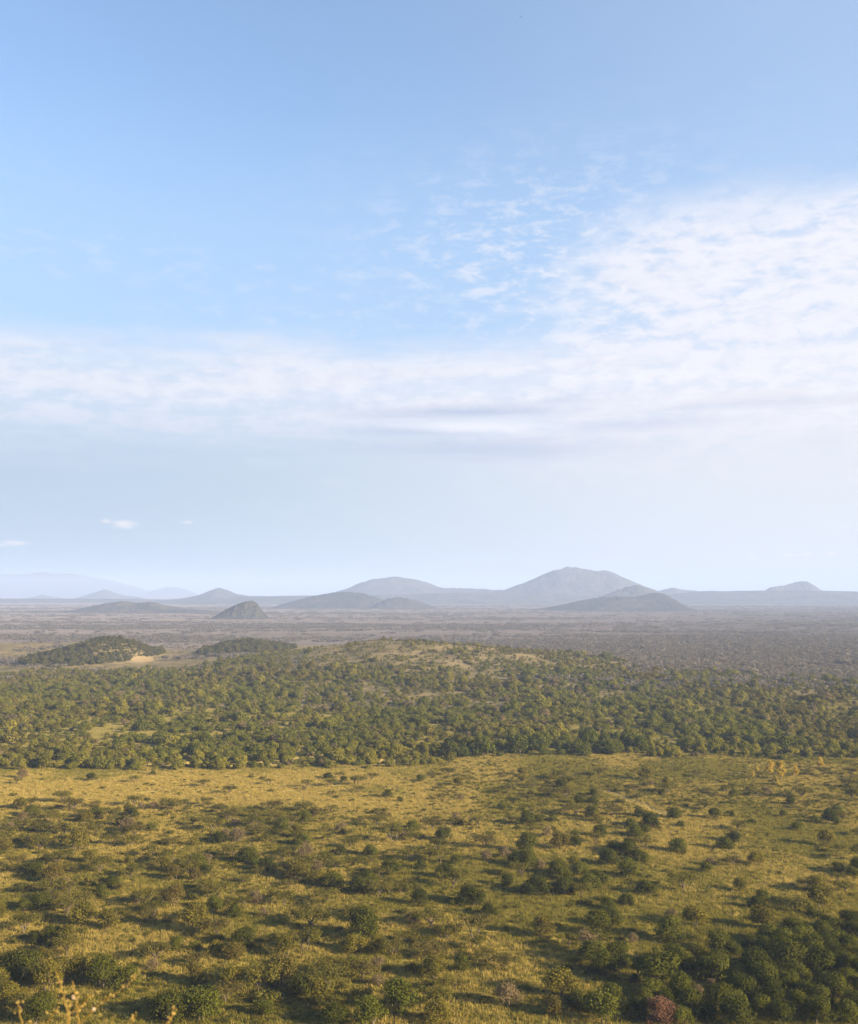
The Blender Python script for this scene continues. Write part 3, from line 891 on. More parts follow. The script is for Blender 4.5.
# ------------------------------------------------------------------ ground sheet
def ground_material():
    m, t, out = new_mat('savanna_ground')
    g = t.n('ShaderNodeNewGeometry')
    P = g.outputs['Position']
    X, Y, Z = t.sep(P)
    D = t.m('SQRT', t.add(t.mul(X, X), t.mul(Y, Y)))
    n_big = t.noise(P, 0.011, 4, 0.6)
    n_mid = t.noise(P, 0.06, 5, 0.6)
    n_fine = t.step(t.noise(P, 0.55, 5, 0.7), 0.32, 0.68)
    gold = t.mix(n_fine, (0.20, 0.150, 0.030), (0.38, 0.280, 0.068))
    green = t.mix(n_fine, (0.085, 0.084, 0.014), (0.21, 0.185, 0.034))
    f = t.step(t.add(t.mul(n_big, 0.6), t.mul(n_mid, 0.5)), 0.44, 0.66)
    # the open pale clearing, one real patch of drier grass on the plain
    cl = t.mul(t.step(t.add(Y, t.mul(t.sub(n_mid, 0.5), 80)), 395, 440), t.step(t.add(X, t.mul(t.sub(n_big, 0.5), 90)), 35, -40))
    near = t.mix(t.m('MAXIMUM', f, t.mul(cl, 0.95)), green, t.mix(t.mul(cl, 0.7), gold, (0.50, 0.36, 0.13)))
    earth = t.step(t.noise(P, 0.035, 5, 0.65), 0.62, 0.72)
    near = t.mix(t.mul(earth, 0.45), near, (0.42, 0.28, 0.14))
    # woodland floor, then the far scrub plain
    wf = t.mix(n_mid, (0.11, 0.098, 0.022), (0.27, 0.21, 0.058))
    c = t.mix(t.step(D, 500, 620), near, wf)
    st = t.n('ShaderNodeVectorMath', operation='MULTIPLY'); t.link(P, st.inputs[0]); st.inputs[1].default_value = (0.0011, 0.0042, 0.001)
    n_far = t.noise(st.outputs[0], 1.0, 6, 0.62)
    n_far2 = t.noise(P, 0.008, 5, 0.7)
    far = t.mix(t.step(n_far, 0.38, 0.62), (0.112, 0.097, 0.086), (0.140, 0.119, 0.104))  # haze mauve and the scrub's own shadows averaged into the ground colour
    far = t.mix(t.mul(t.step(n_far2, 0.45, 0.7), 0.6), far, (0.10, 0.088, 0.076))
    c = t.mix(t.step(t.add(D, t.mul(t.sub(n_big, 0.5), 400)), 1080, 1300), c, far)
    d = t.n('ShaderNodeBsdfDiffuse'); t.set(d.inputs['Color'], c); d.inputs['Roughness'].default_value = 0.9
    b = t.n('ShaderNodeBump'); b.inputs['Strength'].default_value = 0.9; b.inputs['Distance'].default_value = 0.5
    t.link(t.add(n_fine, t.mul(n_mid, 1.5)), b.inputs['Height'])
    t.link(b.outputs[0], d.inputs['Normal'])
    t.link(d.outputs[0], out.inputs['Surface'])
    return m


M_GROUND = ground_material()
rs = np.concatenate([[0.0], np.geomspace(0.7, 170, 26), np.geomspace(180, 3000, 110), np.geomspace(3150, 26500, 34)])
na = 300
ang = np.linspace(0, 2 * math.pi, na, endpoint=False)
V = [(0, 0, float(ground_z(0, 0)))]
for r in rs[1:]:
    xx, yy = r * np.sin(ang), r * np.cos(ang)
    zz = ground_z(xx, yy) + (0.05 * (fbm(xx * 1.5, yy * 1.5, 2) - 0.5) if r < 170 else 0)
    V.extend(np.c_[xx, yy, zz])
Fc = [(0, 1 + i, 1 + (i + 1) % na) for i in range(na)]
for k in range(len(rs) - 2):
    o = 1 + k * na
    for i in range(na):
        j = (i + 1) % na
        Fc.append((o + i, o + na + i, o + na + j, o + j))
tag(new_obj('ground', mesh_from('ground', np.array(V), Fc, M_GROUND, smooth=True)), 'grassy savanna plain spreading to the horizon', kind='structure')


# near hills that stand on the sheet
def patch_hill(name, m, seed, label, mat):
    cx = np.mean([a[0] for a in m]); cy = np.mean([a[1] for a in m])
    wx = max(abs(a[0] - cx) + 3.4 * a[3] for a in m); wy = max(abs(a[1] - cy) + 3.2 * a[4] for a in m)
    xs = np.linspace(cx - wx, cx + wx, 130); ys = np.linspace(cy - wy, cy + wy, 90)
    X, Y = np.meshgrid(xs, ys)
    e = np.minimum(np.minimum(X - xs[0], xs[-1] - X) / wx, np.minimum(Y - ys[0], ys[-1] - Y) / wy)
    Z = total_z(X, Y) - 1.2 * (1 - sstep(0, 0.25, e)) - 0.25
    nx = len(xs)
    idx = np.arange(X.size).reshape(X.shape)
    f = np.stack([idx[:-1, :-1], idx[:-1, 1:], idx[1:, 1:], idx[1:, :-1]], -1).reshape(-1, 4)
    o = new_obj(name, mesh_from(name, np.c_[X.ravel(), Y.ravel(), Z.ravel()], f, mat, smooth=True))
    return tag(o, label, kind='structure')


def near_hill_mat():
    m, t, out = new_mat('near_hill_ground')
    g = t.n('ShaderNodeNewGeometry'); P = g.outputs['Position']
    X, Y, Z = t.sep(P)
    n1 = t.noise(P, 0.05, 5, 0.6); n2 = t.noise(P, 0.5, 4, 0.6)
    c = t.mix(t.step(n1, 0.35, 0.6), (0.10, 0.088, 0.035), (0.23, 0.175, 0.085))
    c = t.mix(t.mul(n2, 0.5), c, (0.16, 0.12, 0.05))
    dx = t.mul(t.add(X, 322), 1 / 13.0); dy = t.mul(t.sub(Y, 1250), 1 / 38.0)
    bare = t.m('EXPONENT', t.mul(t.add(t.mul(dx, dx), t.mul(dy, dy)), -1.0))
    c = t.mix(t.step(t.add(bare, t.mul(t.sub(n1, 0.5), 0.4)), 0.3, 0.6), c, (0.29, 0.21, 0.10))
    d = t.n('ShaderNodeBsdfDiffuse'); t.set(d.inputs['Color'], c)
    t.link(d.outputs[0], out.inputs['Surface'])
    return m


M_NH = near_hill_mat()
patch_hill('hill', RIDGE, 1, 'broad low wooded ridge with bare patches behind the woodland', M_NH)
patch_hill('hill', HILL_A, 2, 'small wooded hill with a bare sunlit sandy end', M_NH)
patch_hill('hill', HILL_B, 3, 'low scrubby hummock between the small hill and the ridge', M_NH)
patch_hill('hill', HILL_C, 4, 'hazy low hummock cut by the left edge', M_NH)


# ------------------------------------------------------------------ far hills and mountains
def far_mat(name, lo, hi):
    m, t, out = new_mat(name)
    g = t.n('ShaderNodeNewGeometry'); P = g.outputs['Position']
    n1 = t.noise(P, 0.006, 5, 0.65); n2 = t.noise(P, 0.03, 5, 0.7)
    c = t.mix(t.step(n1, 0.35, 0.65), lo, hi)
    c = t.mix(t.mul(t.step(n2, 0.4, 0.7), 0.5), c, lo)
    d = t.n('ShaderNodeBsdfDiffuse'); t.set(d.inputs['Color'], c)
    b = t.n('ShaderNodeBump'); b.inputs['Strength'].default_value = 1.0; b.inputs['Distance'].default_value = 25
    t.link(n2, b.inputs['Height']); t.link(b.outputs[0], d.inputs['Normal'])
    t.link(d.outputs[0], out.inputs['Surface'])
    return m


M_FH = far_mat('hazed_hill_scrub', (0.060, 0.062, 0.048), (0.112, 0.098, 0.078))  # scrub colour lightened so that it carries extra distance haze
M_FHD = far_mat('shaded_hill_scrub', (0.046, 0.049, 0.038), (0.082, 0.074, 0.058))  # darker for wooded slopes, with their shaded side put into the colour


def far_hill(name, D, pts, label, depth=0.5, seed=0, rough=0.13, mat=None):
    """a hill with its own distance, size and depth: crest heights along x, falling off and gullied in y"""
    pts = np.array(pts, float)
    X0 = (pts[:, 0] - CX) * D / F
    Z0 = H + (EYE - pts[:, 1]) * D / F * (1 + 0.0)
    xs = np.linspace(X0[0], X0[-1], 170)
    # smooth interpolation of the crest
    prof = np.interp(xs, X0, Z0)
    ker = np.hanning(7); ker /= ker.sum()
    prof = np.convolve(np.pad(prof, 3, mode='edge'), ker, 'valid')
    width = X0[-1] - X0[0]
    hmax = max(prof.max(), 20)
    dep = max(depth * min(width, hmax * 14), hmax * 2.2)
    vs = np.linspace(-1, 1, 61)
    Xg, Vg = np.meshgrid(xs, vs)
    crest = dep * 0.18 * (fbm(xs / (width / 6 + 1), xs * 0 + seed, seed + 5, 3) - 0.5)
    Yg = D + Vg * dep + crest[None, :] * (1 - Vg ** 2)
    fall = np.exp(-(np.abs(Vg) * 1.9) ** 1.7)
    edgefall = np.clip(fall - math.exp(-(1.9) ** 1.7) * np.abs(Vg), 0, 1)
    base = np.minimum(ground_z(Xg, Yg), 0) - 4
    P = np.maximum(prof[None, :], 0.5)
    gul = 1 - rough * 2.2 * (1 - fall) * np.abs(fbm(Xg / (width * 0.07 + 8), Yg / (dep * 0.30 + 8), seed + 11, 4) - 0.5) * 2
    nz = 1 + rough * 0.8 * (fbm(Xg / (width * 0.03 + 5), Yg / (dep * 0.1 + 5), seed + 19, 3) - 0.5)
    Zg = base + (P + 4) * edgefall * gul * nz
    idx = np.arange(Xg.size).reshape(Xg.shape)
    f = np.stack([idx[:-1, :-1], idx[:-1, 1:], idx[1:, 1:], idx[1:, :-1]], -1).reshape(-1, 4)
    o = new_obj(name, mesh_from(name, np.c_[Xg.ravel(), Yg.ravel(), Zg.ravel()], f, mat or M_FH, smooth=True))
    return tag(o, label, kind='structure')


far_hill('mountain', 8600, [(455,604),(478,597),(498,592),(512,587),(526,582),(540,575.5),(555,570),(566,567.3),(576,567.5),(586,569),(598,570.5),(606,571),(616,574.5),(630,581),(642,586),(656,591),(672,596),(690,604)], 'tall blue hazy mountain, highest on the horizon', seed=1)
far_hill('mountain', 9200, [(300,604),(325,595),(345,589),(358,583.5),(372,579),(384,578),(396,576.6),(406,578),(416,579.5),(428,583),(440,587.5),(470,588.5),(500,590),(525,594),(545,603)], 'broad blue hazy mountain left of the tallest one', seed=2)
far_hill('hill', 5600, [(262,611),(280,605),(300,599.5),(318,595),(332,592.6),(346,592),(362,593),(374,596.5),(384,600),(396,606),(404,611)], 'dark low rounded hill before the broad blue mountain', seed=3, mat=M_FHD)
far_hill('hill', 5400, [(366,611),(378,603),(388,598.5),(398,597),(408,598),(420,601.5),(432,606),(445,611)], 'small dark hill right of the low rounded hill', seed=4, mat=M_FHD)
far_hill('hill', 5000, [(505,612),(540,608.5),(560,605),(580,600.5),(598,597.5),(616,596.3),(634,597),(646,594.6),(656,592.6),(664,594),(673,600),(682,606),(694,611)], 'long dark hill before the tallest mountain', seed=5, mat=M_FHD)
far_hill('hill', 6600, [(575,608),(592,600),(606,594.5),(618,590),(628,586.5),(637,585),(646,587),(656,591.5),(668,597),(684,606)], 'pointed hill behind the long dark hill', seed=6)
far_hill('hill', 9400, [(630,603),(648,594),(662,589.5),(673,587.6),(682,589.5),(698,591),(712,590.5),(726,592),(745,594),(765,603)], 'pale bump right of the pointed hill', seed=7)
far_hill('hill', 9000, [(752,603),(762,592.5),(767,588.5),(771,586.6),(781,586),(789,584.3),(795,581.8),(806,581.6),(811,584.5),(817,588.5),(823,591),(832,593),(842,603)], 'isolated stepped table-like hill on the right horizon', seed=8)
far_hill('hill', 8200, [(120,606),(160,600.5),(184,598),(200,595),(211,590.5),(219,588),(227,590),(236,594),(252,596),(290,597),(330,597.5),(370,606)], 'small pointed blue hill on the left horizon', seed=9)
far_hill('hill', 3300, [(206,621),(216,616),(226,609.5),(236,605),(246,601.3),(253,600.6),(258,603.5),(263,611),(269,618),(274,621)], 'dark blue lone hill with a steep right face', seed=10, rough=0.04, mat=M_FHD)
far_hill('hill', 4400, [(-60,617),(0,612),(40,611),(72,610.5),(90,607),(108,603),(124,600.8),(138,603),(154,602),(166,605),(186,609),(220,611),(250,616)], 'long low brownish hill on the left', seed=11)
far_hill('mountain', 20500, [(-160,606),(-90,582),(-40,576),(-8,574.5),(8,573.6),(24,575),(40,572),(54,573.8),(70,573.5),(88,577.5),(104,579),(120,583),(134,586.5),(150,592),(172,600),(185,606)], 'very faint pale range on the far left horizon', seed=12)
far_hill('hill', 19000, [(138,599),(152,591),(163,588),(172,586.5),(184,588.5),(196,593),(206,599)], 'faint pale peak between the range and the pointed hill', seed=13)
far_hill('hill', 11500, [(62,601),(85,596),(97,592),(105,589.6),(113,592),(124,595.5),(140,597),(150,601)], 'tiny blue cone before the faint range', seed=14)
far_hill('hill', 12500, [(10,600),(30,597.5),(38,596),(43,594.3),(48,596),(60,597.5),(80,600)], 'tiny blue knob beside the left edge', seed=15)
far_hill('hill', 7900, [(610,606),(650,597),(690,592.2),(730,591),(770,590.3),(820,590.8),(870,591.8),(960,592),(1050,606)], 'long flat pale rise along the right horizon', seed=16, rough=0.05)
far_hill('hill', 7700, [(150,606),(215,598),(280,596),(340,595),(400,594.5),(460,592.5),(520,593),(570,597),(610,606)], 'long flat pale rise along the middle horizon', seed=17, rough=0.05)
far_hill('hill', 8100, [(-160,606),(-90,599),(0,598.4),(60,598.6),(130,598.8),(190,600),(230,606)], 'long flat pale rise along the left horizon', seed=18, rough=0.05)


# ------------------------------------------------------------------ faint wheel track
def track():
    pts = [at(a, b) for a, b in ((598, 790), (612, 793), (627, 799), (641, 804), (654, 810), (668, 815))]
    m, t, out = new_mat('track_earth')
    g = t.n('ShaderNodeNewGeometry')
    n = t.noise(g.outputs['Position'], 0.7, 4)
    d = t.n('ShaderNodeBsdfDiffuse'); t.set(d.inputs['Color'], t.mix(n, (0.26, 0.17, 0.075), (0.42, 0.30, 0.15)))
    t.link(d.outputs[0], out.inputs['Surface'])
    P = np.array(pts)
    s = np.linspace(0, 1, 60); q = np.linspace(0, 1, len(P))
    C = np.c_[np.interp(s, q, P[:, 0]), np.interp(s, q, P[:, 1])]
    dn = np.gradient(C, axis=0); nr = np.c_[-dn[:, 1], dn[:, 0]]; nr /= np.linalg.norm(nr, axis=1, keepdims=True)
    V, Fq = [], []
    for off in (-1.1, 1.1):
        o = len(V)
        for i in range(60):
            w = 0.45 + 0.15 * math.sin(i * 1.7)
            for sgn in (-1, 1):
                p = C[i] + nr[i] * (off + sgn * w)
                V.append((p[0], p[1], 0.012))
        for i in range(59):
            Fq.append((o + 2 * i, o + 2 * i + 1, o + 2 * i + 3, o + 2 * i + 2))
    tag(new_obj('dirt_track', mesh_from('dirt_track', np.array(V), Fq, m)), 'faint pale twin wheel track crossing the grass', kind='structure')


track()

# ------------------------------------------------------------------ grass stalks at the edge of the lookout
M_STALK, t_, out_ = new_mat('dry_stalk')
d_ = t_.n('ShaderNodeBsdfDiffuse'); t_.set(d_.inputs['Color'], (0.23, 0.155, 0.042))
tr_ = t_.n('ShaderNodeBsdfTranslucent'); t_.set(tr_.inputs['Color'], (0.45, 0.28, 0.06))
mx_ = t_.n('ShaderNodeMixShader'); mx_.inputs[0].default_value = 0.3
t_.link(d_.outputs[0], mx_.inputs[1]); t_.link(tr_.outputs[0], mx_.inputs[2]); t_.link(mx_.outputs[0], out_.inputs['Surface'])
M_BUD, t_, out_ = new_mat('seed_bud')
d_ = t_.n('ShaderNodeBsdfDiffuse'); t_.set(d_.inputs['Color'], (0.26, 0.18, 0.055)); t_.link(d_.outputs[0], out_.inputs['Surface'])
M_PETAL, t_, out_ = new_mat('pale_petal')
d_ = t_.n('ShaderNodeBsdfDiffuse'); t_.set(d_.inputs['Color'], (0.55, 0.40, 0.27)); t_.link(d_.outputs[0], out_.inputs['Surface'])


def stalk_point(px, py, dist):
    d = ray(px, py); d = d / d[1]
    return np.array([d[0] * dist, dist, H + d[2] * dist])


def bud_mesh(g, p, r):
    """a small pointed seed husk"""
    ax = rand_unit(1, g)[0]; ax[2] = abs(ax[2]) + 0.6; ax /= np.linalg.norm(ax)
    return tube([p - ax * r * 1.3, p - ax * r * 0.5, p + ax * r * 0.4, p + ax * r * 1.7], [r * 0.25, r * 0.8, r * 0.7, r * 0.1], 5)


def stalk(name, label, dist, paths, flower=None, group='golden grass stalks before the camera', seed=0):
    g = np.random.default_rng(1000 + seed)
    root_px = paths[0][0]
    top0 = stalk_point(*paths[0][0], dist)
    gx, gy = top0[0], dist
    gz = float(ground_z(gx, gy))
    root = new_obj(name, None)
    root.location = (gx, gy, gz)
    base = np.array([gx, gy, gz])
    for i, pts in enumerate(paths):
        P = [stalk_point(a, b, dist + 0.05 * i) for a, b in pts]
        # grown from the soil to the lowest seen point
        P = [base + np.array([0.01 * i, 0, -0.02]), base * 0.5 + P[0] * 0.5 + np.array([0.015 * i, 0, 0])] + P if pts[0][1] >= 1020 else P
        q = np.linspace(0, 1, len(P)); s = np.linspace(0, 1, 26)
        A = np.array(P)
        C = np.c_[[np.interp(s, q, A[:, k]) for k in range(3)]].T
        C[1:-1] = (C[:-2] + 2 * C[1:-1] + C[2:]) / 4
        C[3:-1] += g.normal(size=(22, 3)) * 0.0012
        v, f = tube(C - base, np.linspace(0.0022, 0.0009, 26), 5)
        st = new_obj('stem', mesh_from('stem', v, f, M_STALK, smooth=True), root)
        # seed husks along the part that shows
        L = np.linalg.norm(A[-1] - P[-len(pts)])
        n = int(8 + L * 70)
        bp = []
        A2 = np.array([stalk_point(a, b, dist + 0.05 * i) for a, b in pts]); q2 = np.linspace(0, 1, len(A2))
        for j in range(n):
            u = 0.12 + 0.88 * g.random()
            p = np.array([np.interp(u, q2, A2[:, k]) for k in range(3)]) + g.normal(size=3) * 0.0026
            bp.append(bud_mesh(g, p - base, 0.0012 + 0.0014 * g.random()))
        v, f = merge(bp)
        new_obj('seed_head', mesh_from('seed_head', v, f, M_BUD), st)
    if flower:
        for a, b, r in flower:
            p = stalk_point(a, b, dist + 0.02) - base
            fl = []
            for k in range(6):
                th = k * 1.047
                dv = np.array([math.cos(th), -0.35, math.sin(th)])
                fl.append(tube([p, p + dv * r * 0.6, p + dv * r * 1.1], [r * 0.15, r * 0.38, r * 0.08], 4))
            fl.append(tube([p + (0, -0.001, 0), p + (0, -0.003, 0)], [r * 0.4, r * 0.2], 6))
            v, f = merge(fl)
            new_obj('flower', mesh_from('flower', v, f, M_PETAL), root)
    tag(root, label, 'grass stalk', group)
    return root


stalk('grass_stalk', 'tallest golden seed stalk, slightly bent, with pale dots, lower left corner', 2.0, [[(70, 1024), (67, 1008), (62, 992), (59, 980), (56, 972)], [(67, 1024), (69, 1012), (70, 1000)]], seed=1)
stalk('grass_stalk', 'reddish seed stalk carrying a pale flower beside the tallest stalk', 2.05, [[(80, 1024), (78, 1012), (76, 1000), (74, 990), (72, 981)], [(78, 1012), (84, 1004), (90, 995)], [(77, 1008), (86, 1000)]], flower=[(74, 997, 0.0040), (94, 1009, 0.0034)], seed=2)
stalk('grass_stalk', 'long golden stalk leaning far to the right', 2.1, [[(76, 1026), (90, 1014), (101, 1003), (113, 994), (124, 987), (131, 981), (138, 974)]], seed=3)
stalk('grass_stalk', 'short golden stalk nearest the left edge', 1.95, [[(22, 1025), (20, 1012), (18, 1001)], [(31, 1026), (30, 1021)]], seed=4)
stalk('grass_stalk', 'reddish short stalk leaning right beside the tallest stalk', 2.0, [[(46, 1026), (50, 1018), (55, 1010), (58, 1008)]], seed=5)
stalk('grass_stalk', 'tiny faint stalk left of the stalk standing alone', 2.1, [[(130, 1025), (133, 1019), (136, 1014)]], seed=6)
stalk('grass_stalk', 'thick golden stalk standing alone under the broad green bush', 1.9, [[(166, 1026), (170, 1018), (173, 1012), (175, 1008)]], seed=7)


# ------------------------------------------------------------------ the bird high up
def bird():
    d = ray(521, 17); d /= np.linalg.norm(d)
    p = np.array([0, 0, H]) + d * 620.0
    m, t, out = new_mat('dark_feathers')
    b = t.n('ShaderNodeBsdfDiffuse'); t.set(b.inputs['Color'], (0.03, 0.028, 0.025)); t.link(b.outputs[0], out.inputs['Surface'])
    body = tube([(0, -0.42, 0), (0, -0.3, 0.02), (0, -0.05, 0.0), (0, 0.2, 0), (0, 0.32, 0.03), (0, 0.42, 0.02)], [0.03, 0.09, 0.12, 0.09, 0.07, 0.01], 8)
    root = new_obj('bird', mesh_from('bird', body[0], body[1], m, smooth=True))
    root.location = p; root.rotation_euler = (0, 0, 0.5)
    for s in (-1, 1):
        v = np.array([(s * 0.06, 0.18, 0.04), (s * 0.5, 0.22, 0.14), (s * 0.95, 0.02, 0.16), (s * 0.5, -0.05, 0.12), (s * 0.06, -0.12, 0.03)])
        v = np.r_[v, v - (0, 0, 0.015)]
        f = [(0, 1, 3, 4), (1, 2, 3), (5, 9, 8, 6), (6, 8, 7), (0, 5, 6, 1), (1, 6, 7, 2), (2, 7, 8, 3), (3, 8, 9, 4), (4, 9, 5, 0)]
        new_obj('wing', mesh_from('wing', v, f, m), root)
    tag(root, 'tiny dark bird soaring high in the clear blue sky', 'bird')


bird()

# ------------------------------------------------------------------ air
HAZE_D = 1.0e-4
hx, y0, y1, z0, z1 = 14500, -1500, 26400, -14, 330
hv = [(a, b, c) for c in (z0, z1) for b in (y0, y1) for a in (-hx, hx)]
hf = [(0, 2, 3, 1), (4, 5, 7, 6), (0, 1, 5, 4), (2, 6, 7, 3), (0, 4, 6, 2), (1, 3, 7, 5)]
mh, t, out = new_mat('air')
pv = t.n('ShaderNodeVolumePrincipled')
pv.inputs['Color'].default_value = (0.53, 0.67, 1.0, 1)
pv.inputs['Density'].default_value = HAZE_D
pv.inputs['Anisotropy'].default_value = 0.0
t.link(pv.outputs[0], out.inputs['Volume'])
hz = tag(new_obj('haze', mesh_from('haze', np.array(hv), hf, mh)), 'pale blue haze fading the distant hills', kind='stuff')

# ------------------------------------------------------------------ sun and sky
SUN_AZ, SUN_EL = 120.0, 18.0           # degrees to the right of the view direction, above the horizon
sd = bpy.data.lights.new('sun', 'SUN')
sd.energy = 5.0; sd.angle = R(0.55); sd.color = (1.0, 0.81, 0.54)
so = bpy.data.objects.new('sun', sd); COL.objects.link(so)
so.rotation_euler = (R(90 - SUN_EL), 0, R(180 - SUN_AZ))
so.location = (300, -50, 300)

w = bpy.data.worlds.new('World'); scene.world = w; w.use_nodes = True
w.node_tree.nodes.clear()
t = NT(w.node_tree)
wo = t.n('ShaderNodeOutputWorld'); bg = t.n('ShaderNodeBackground')
t.link(bg.outputs[0], wo.inputs[0])
SKY_S = 0.083
bg.inputs['Strength'].default_value = SKY_S
sk = t.n('ShaderNodeTexSky', sky_type='NISHITA')
sk.sun_disc = False; sk.sun_elevation = R(SUN_EL); sk.sun_rotation = R(SUN_AZ)
sk.air_density = 1.0; sk.dust_density = 1.0; sk.ozone_density = 2.0; sk.altitude = 900
tc = t.n('ShaderNodeTexCoord')
X, Y, Z = t.sep(tc.outputs['Generated'])
EL = t.mul(t.m('ARCSINE', Z), 57.2958)
AZ = t.mul(t.m('ARCTAN2', X, Y), 57.2958)


def el_of(py): return math.degrees(math.atan((EYE - CY) / F)) + math.degrees(math.atan((CY - py) / F))
def az_of(px): return math.degrees(math.atan((px - CX) / F))


# cloud sheet coordinates: streaks lie level, squeezed towards the horizon
cv = t.xyz(t.mul(AZ, 0.16), t.mul(EL, 0.55), 0.0)
cv2 = t.xyz(t.mul(AZ, 0.62), t.mul(EL, 1.5), 3.0)
n1 = t.noise(cv, 1.0, 7, 0.58, 0.3)
n2 = t.noise(cv2, 1.0, 9, 0.66, 0.25)
n3 = t.noise(t.xyz(t.mul(AZ, 0.09), t.mul(EL, 0.9), 7.0), 1.0, 6, 0.6, 0.2)
n4 = t.noise(t.xyz(t.mul(AZ, 0.05), t.mul(EL, 0.22), 11.0), 1.0, 4, 0.5)
nd = t.sub(n1, 0.5); nd2 = t.sub(n2, 0.5); nd3 = t.sub(n3, 0.5)

# bank along the left and middle
topedge = t.add(EL, t.add(t.mul(nd, 3.2), t.mul(nd2, 2.4)))
bank = t.mul(t.add(0.62, t.mul(t.step(t.add(n3, t.mul(nd2, 0.7)), 0.34, 0.62), 0.42)), t.step(topedge, el_of(322), el_of(372)))
bank = t.mul(bank, t.step(t.add(EL, t.mul(nd3, 3.5)), el_of(490), el_of(395)))
# broken mass on the right
rb = t.add(t.add(AZ, t.mul(nd, 9.0)), t.mul(t.sub(EL, el_of(350)), -0.55))
right = t.mul(t.step(rb, az_of(440), az_of(650)), t.step(t.add(EL, t.add(t.mul(nd2, 4.0), t.mul(nd, 4.0))), el_of(165), el_of(265)))
right = t.mul(right, t.step(EL, el_of(540), el_of(400)))
right = t.mul(t.step(t.add(right, t.mul(nd2, 0.9)), -0.05, 0.98), t.step(right, 0.0, 0.25))
holes = t.step(t.add(n2, t.mul(nd, 0.6)), 0.26, 0.56)
right = t.mul(right, t.add(t.mul(holes, 0.6), 0.4))
wisp = t.mul(t.mul(t.step(n2, 0.46, 0.72), t.step(n4, 0.42, 0.62)), 0.30)
wisp = t.mul(wisp, t.step(EL, el_of(60), el_of(300)))
wispR = t.mul(t.mul(t.step(n2, 0.44, 0.66), t.gauss(AZ, az_of(560), 9.0)), t.mul(t.gauss(EL, el_of(270), 4.2), 0.75))
ahead = t.mul(t.step(AZ, 75, 35), t.step(AZ, -75, -35))
cover = t.mul(ahead, t.m('MAXIMUM', t.m('MAXIMUM', t.mul(bank, 0.93), t.mul(right, 0.88)), t.m('MAXIMUM', wisp, wispR), clamp=True))
# low veil towards the horizon
veil = t.step(t.add(EL, t.mul(nd3, 2.0)), el_of(320), el_of(485))
# grey level streaks under the bank
sh = t.mul(t.step(n3, 0.50, 0.66), t.mul(t.gauss(EL, el_of(440), 2.1), t.step(AZ, az_of(290), az_of(420))))
gray = t.mul(t.step(EL, el_of(395), el_of(470)), 0.55)

k = 0.392 / SKY_S
sky = sk.outputs[0]
sky = t.mix(1.0, sky, (1.0, 1.0, 1.0), 'MULTIPLY')
warm = t.step(AZ, -22, 24)
veilc = t.mix(warm, tuple(c * k for c in (0.37, 0.47, 0.58)), tuple(c * k for c in (0.66, 0.68, 0.715)))
white = t.mix(warm, tuple(c * k for c in (0.66, 0.68, 0.75)), tuple(c * k for c in (0.77, 0.755, 0.79)))
greyc = t.mix(warm, tuple(c * k for c in (0.44, 0.49, 0.62)), tuple(c * k for c in (0.62, 0.62, 0.68)))
thin = t.mul(ahead, t.add(0.12, t.mul(t.step(t.add(EL, t.mul(nd, 3.0)), 26, 13), 0.62)))
sky = t.mix(thin, sky, tuple(c * k for c in (0.36, 0.505, 0.70)))
sky = t.mix(t.mul(t.mul(ahead, t.mul(warm, warm)), 0.45), sky, tuple(c * k for c in (0.44, 0.58, 0.80)))
sky = t.mix(t.mul(veil, t.add(t.mul(ahead, 0.58), 0.35)), sky, veilc)
cl = t.mix(t.m('MAXIMUM', gray, t.mul(sh, 0.8), clamp=True), white, greyc)
cl = t.mix(t.mul(t.step(n2, 0.4, 0.65), 0.35), greyc, cl) if False else t.mix(t.mul(t.step(n2, 0.62, 0.38), 0.30), cl, greyc)
sky = t.mix(cover, sky, cl)
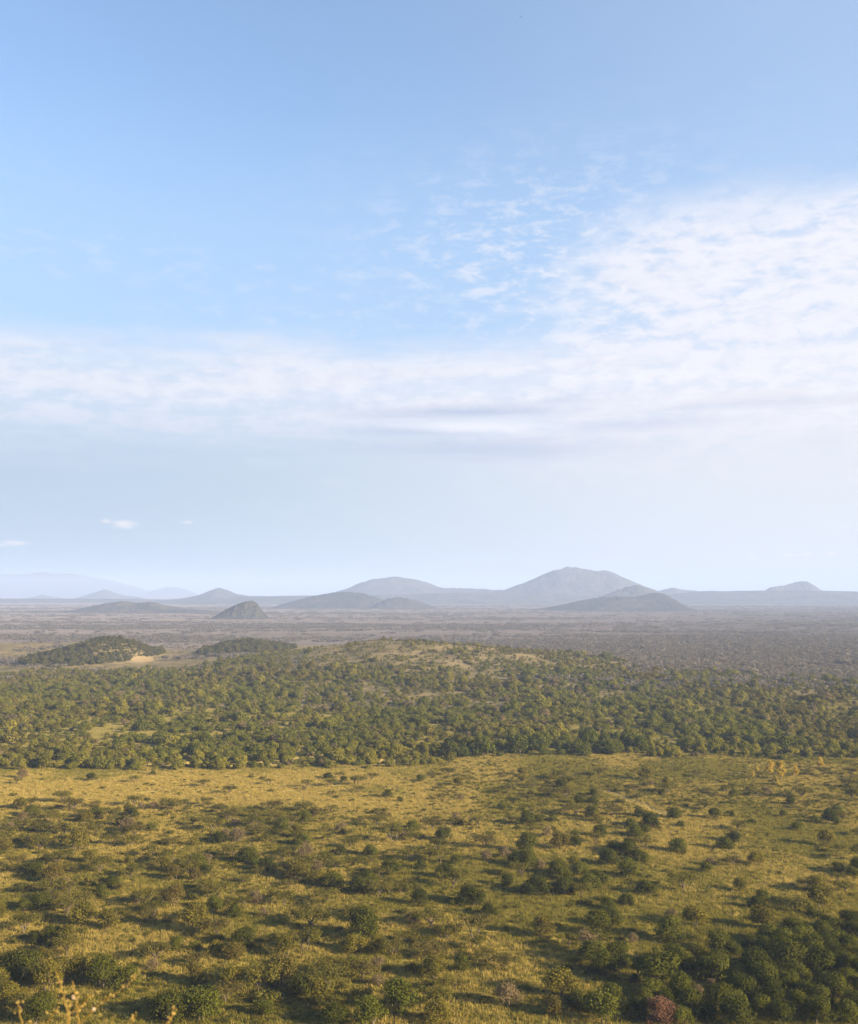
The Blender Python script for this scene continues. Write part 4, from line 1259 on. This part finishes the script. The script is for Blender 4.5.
# level grey lenses and one white tongue at the middle of the bank
wa = t.add(AZ, t.mul(nd, 7.0)); we = t.add(EL, t.add(t.mul(nd3, 1.1), t.mul(nd2, 0.5)))
lens = None
for (a, b, wd, hh, am) in ((462, 411, 5.0, 0.32, 0.95), (405, 433, 3.8, 0.26, 0.9), (455, 448, 6.5, 0.45, 0.75), (640, 427, 5.5, 0.35, 0.5), (560, 404, 3.0, 0.2, 0.45), (740, 410, 4.0, 0.25, 0.4)):
    q = t.mul(t.mul(t.gauss(wa, az_of(a), wd), t.gauss(we, el_of(b), hh)), am)
    lens = q if lens is None else t.m('MAXIMUM', lens, q)
tongue = t.mul(t.gauss(wa, az_of(480), 3.6), t.gauss(we, el_of(428), 0.28))
sky = t.mix(t.mul(sh, 0.35), sky, greyc)
sky = t.mix(lens, sky, tuple(c * k for c in (0.43, 0.49, 0.63)))
sky = t.mix(t.mul(tongue, 0.8), sky, tuple(c * k for c in (0.75, 0.75, 0.80)))
# a few small puffs low down
puff = None
for (a, b, wa, we) in ((14, 546, 0.9, 0.16), (-6, 548, 1.0, 0.12), (106, 524, 0.35, 0.16), (124, 527, 0.8, 0.3), (187, 524, 0.45, 0.12), (752, 558, 0.3, 0.10), (790, 557, 0.6, 0.09), (808, 556, 0.3, 0.14), (832, 556, 0.3, 0.14), (622, 560, 0.25, 0.1), (15, 547, 0.5, 0.1)):
    q = t.mul(t.gauss(AZ, az_of(a), wa), t.gauss(EL, el_of(b), we))
    puff = q if puff is None else t.m('MAXIMUM', puff, q)
puff = t.mul(t.step(t.mul(puff, t.add(t.noise(t.xyz(t.mul(AZ, 2.2), t.mul(EL, 5.0), 2.0), 1.0, 5, 0.6), 0.45)), 0.3, 1.2), 0.6)
sky = t.mix(puff, sky, tuple(c * k for c in (0.95, 0.80, 0.74)))
t.link(sky, bg.inputs['Color'])

# ------------------------------------------------------------------ render settings
scene.render.engine = 'CYCLES'
scene.view_settings.view_transform = 'Standard'
scene.view_settings.look = 'None'
scene.view_settings.exposure = 1.70
scene.view_settings.gamma = 1
scene.cycles.use_denoising = True
scene.cycles.denoiser = 'OPENIMAGEDENOISE'
scene.cycles.max_bounces = 5
scene.cycles.diffuse_bounces = 2
scene.cycles.transmission_bounces = 2
scene.cycles.volume_bounces = 0
scene.cycles.transparent_max_bounces = 4
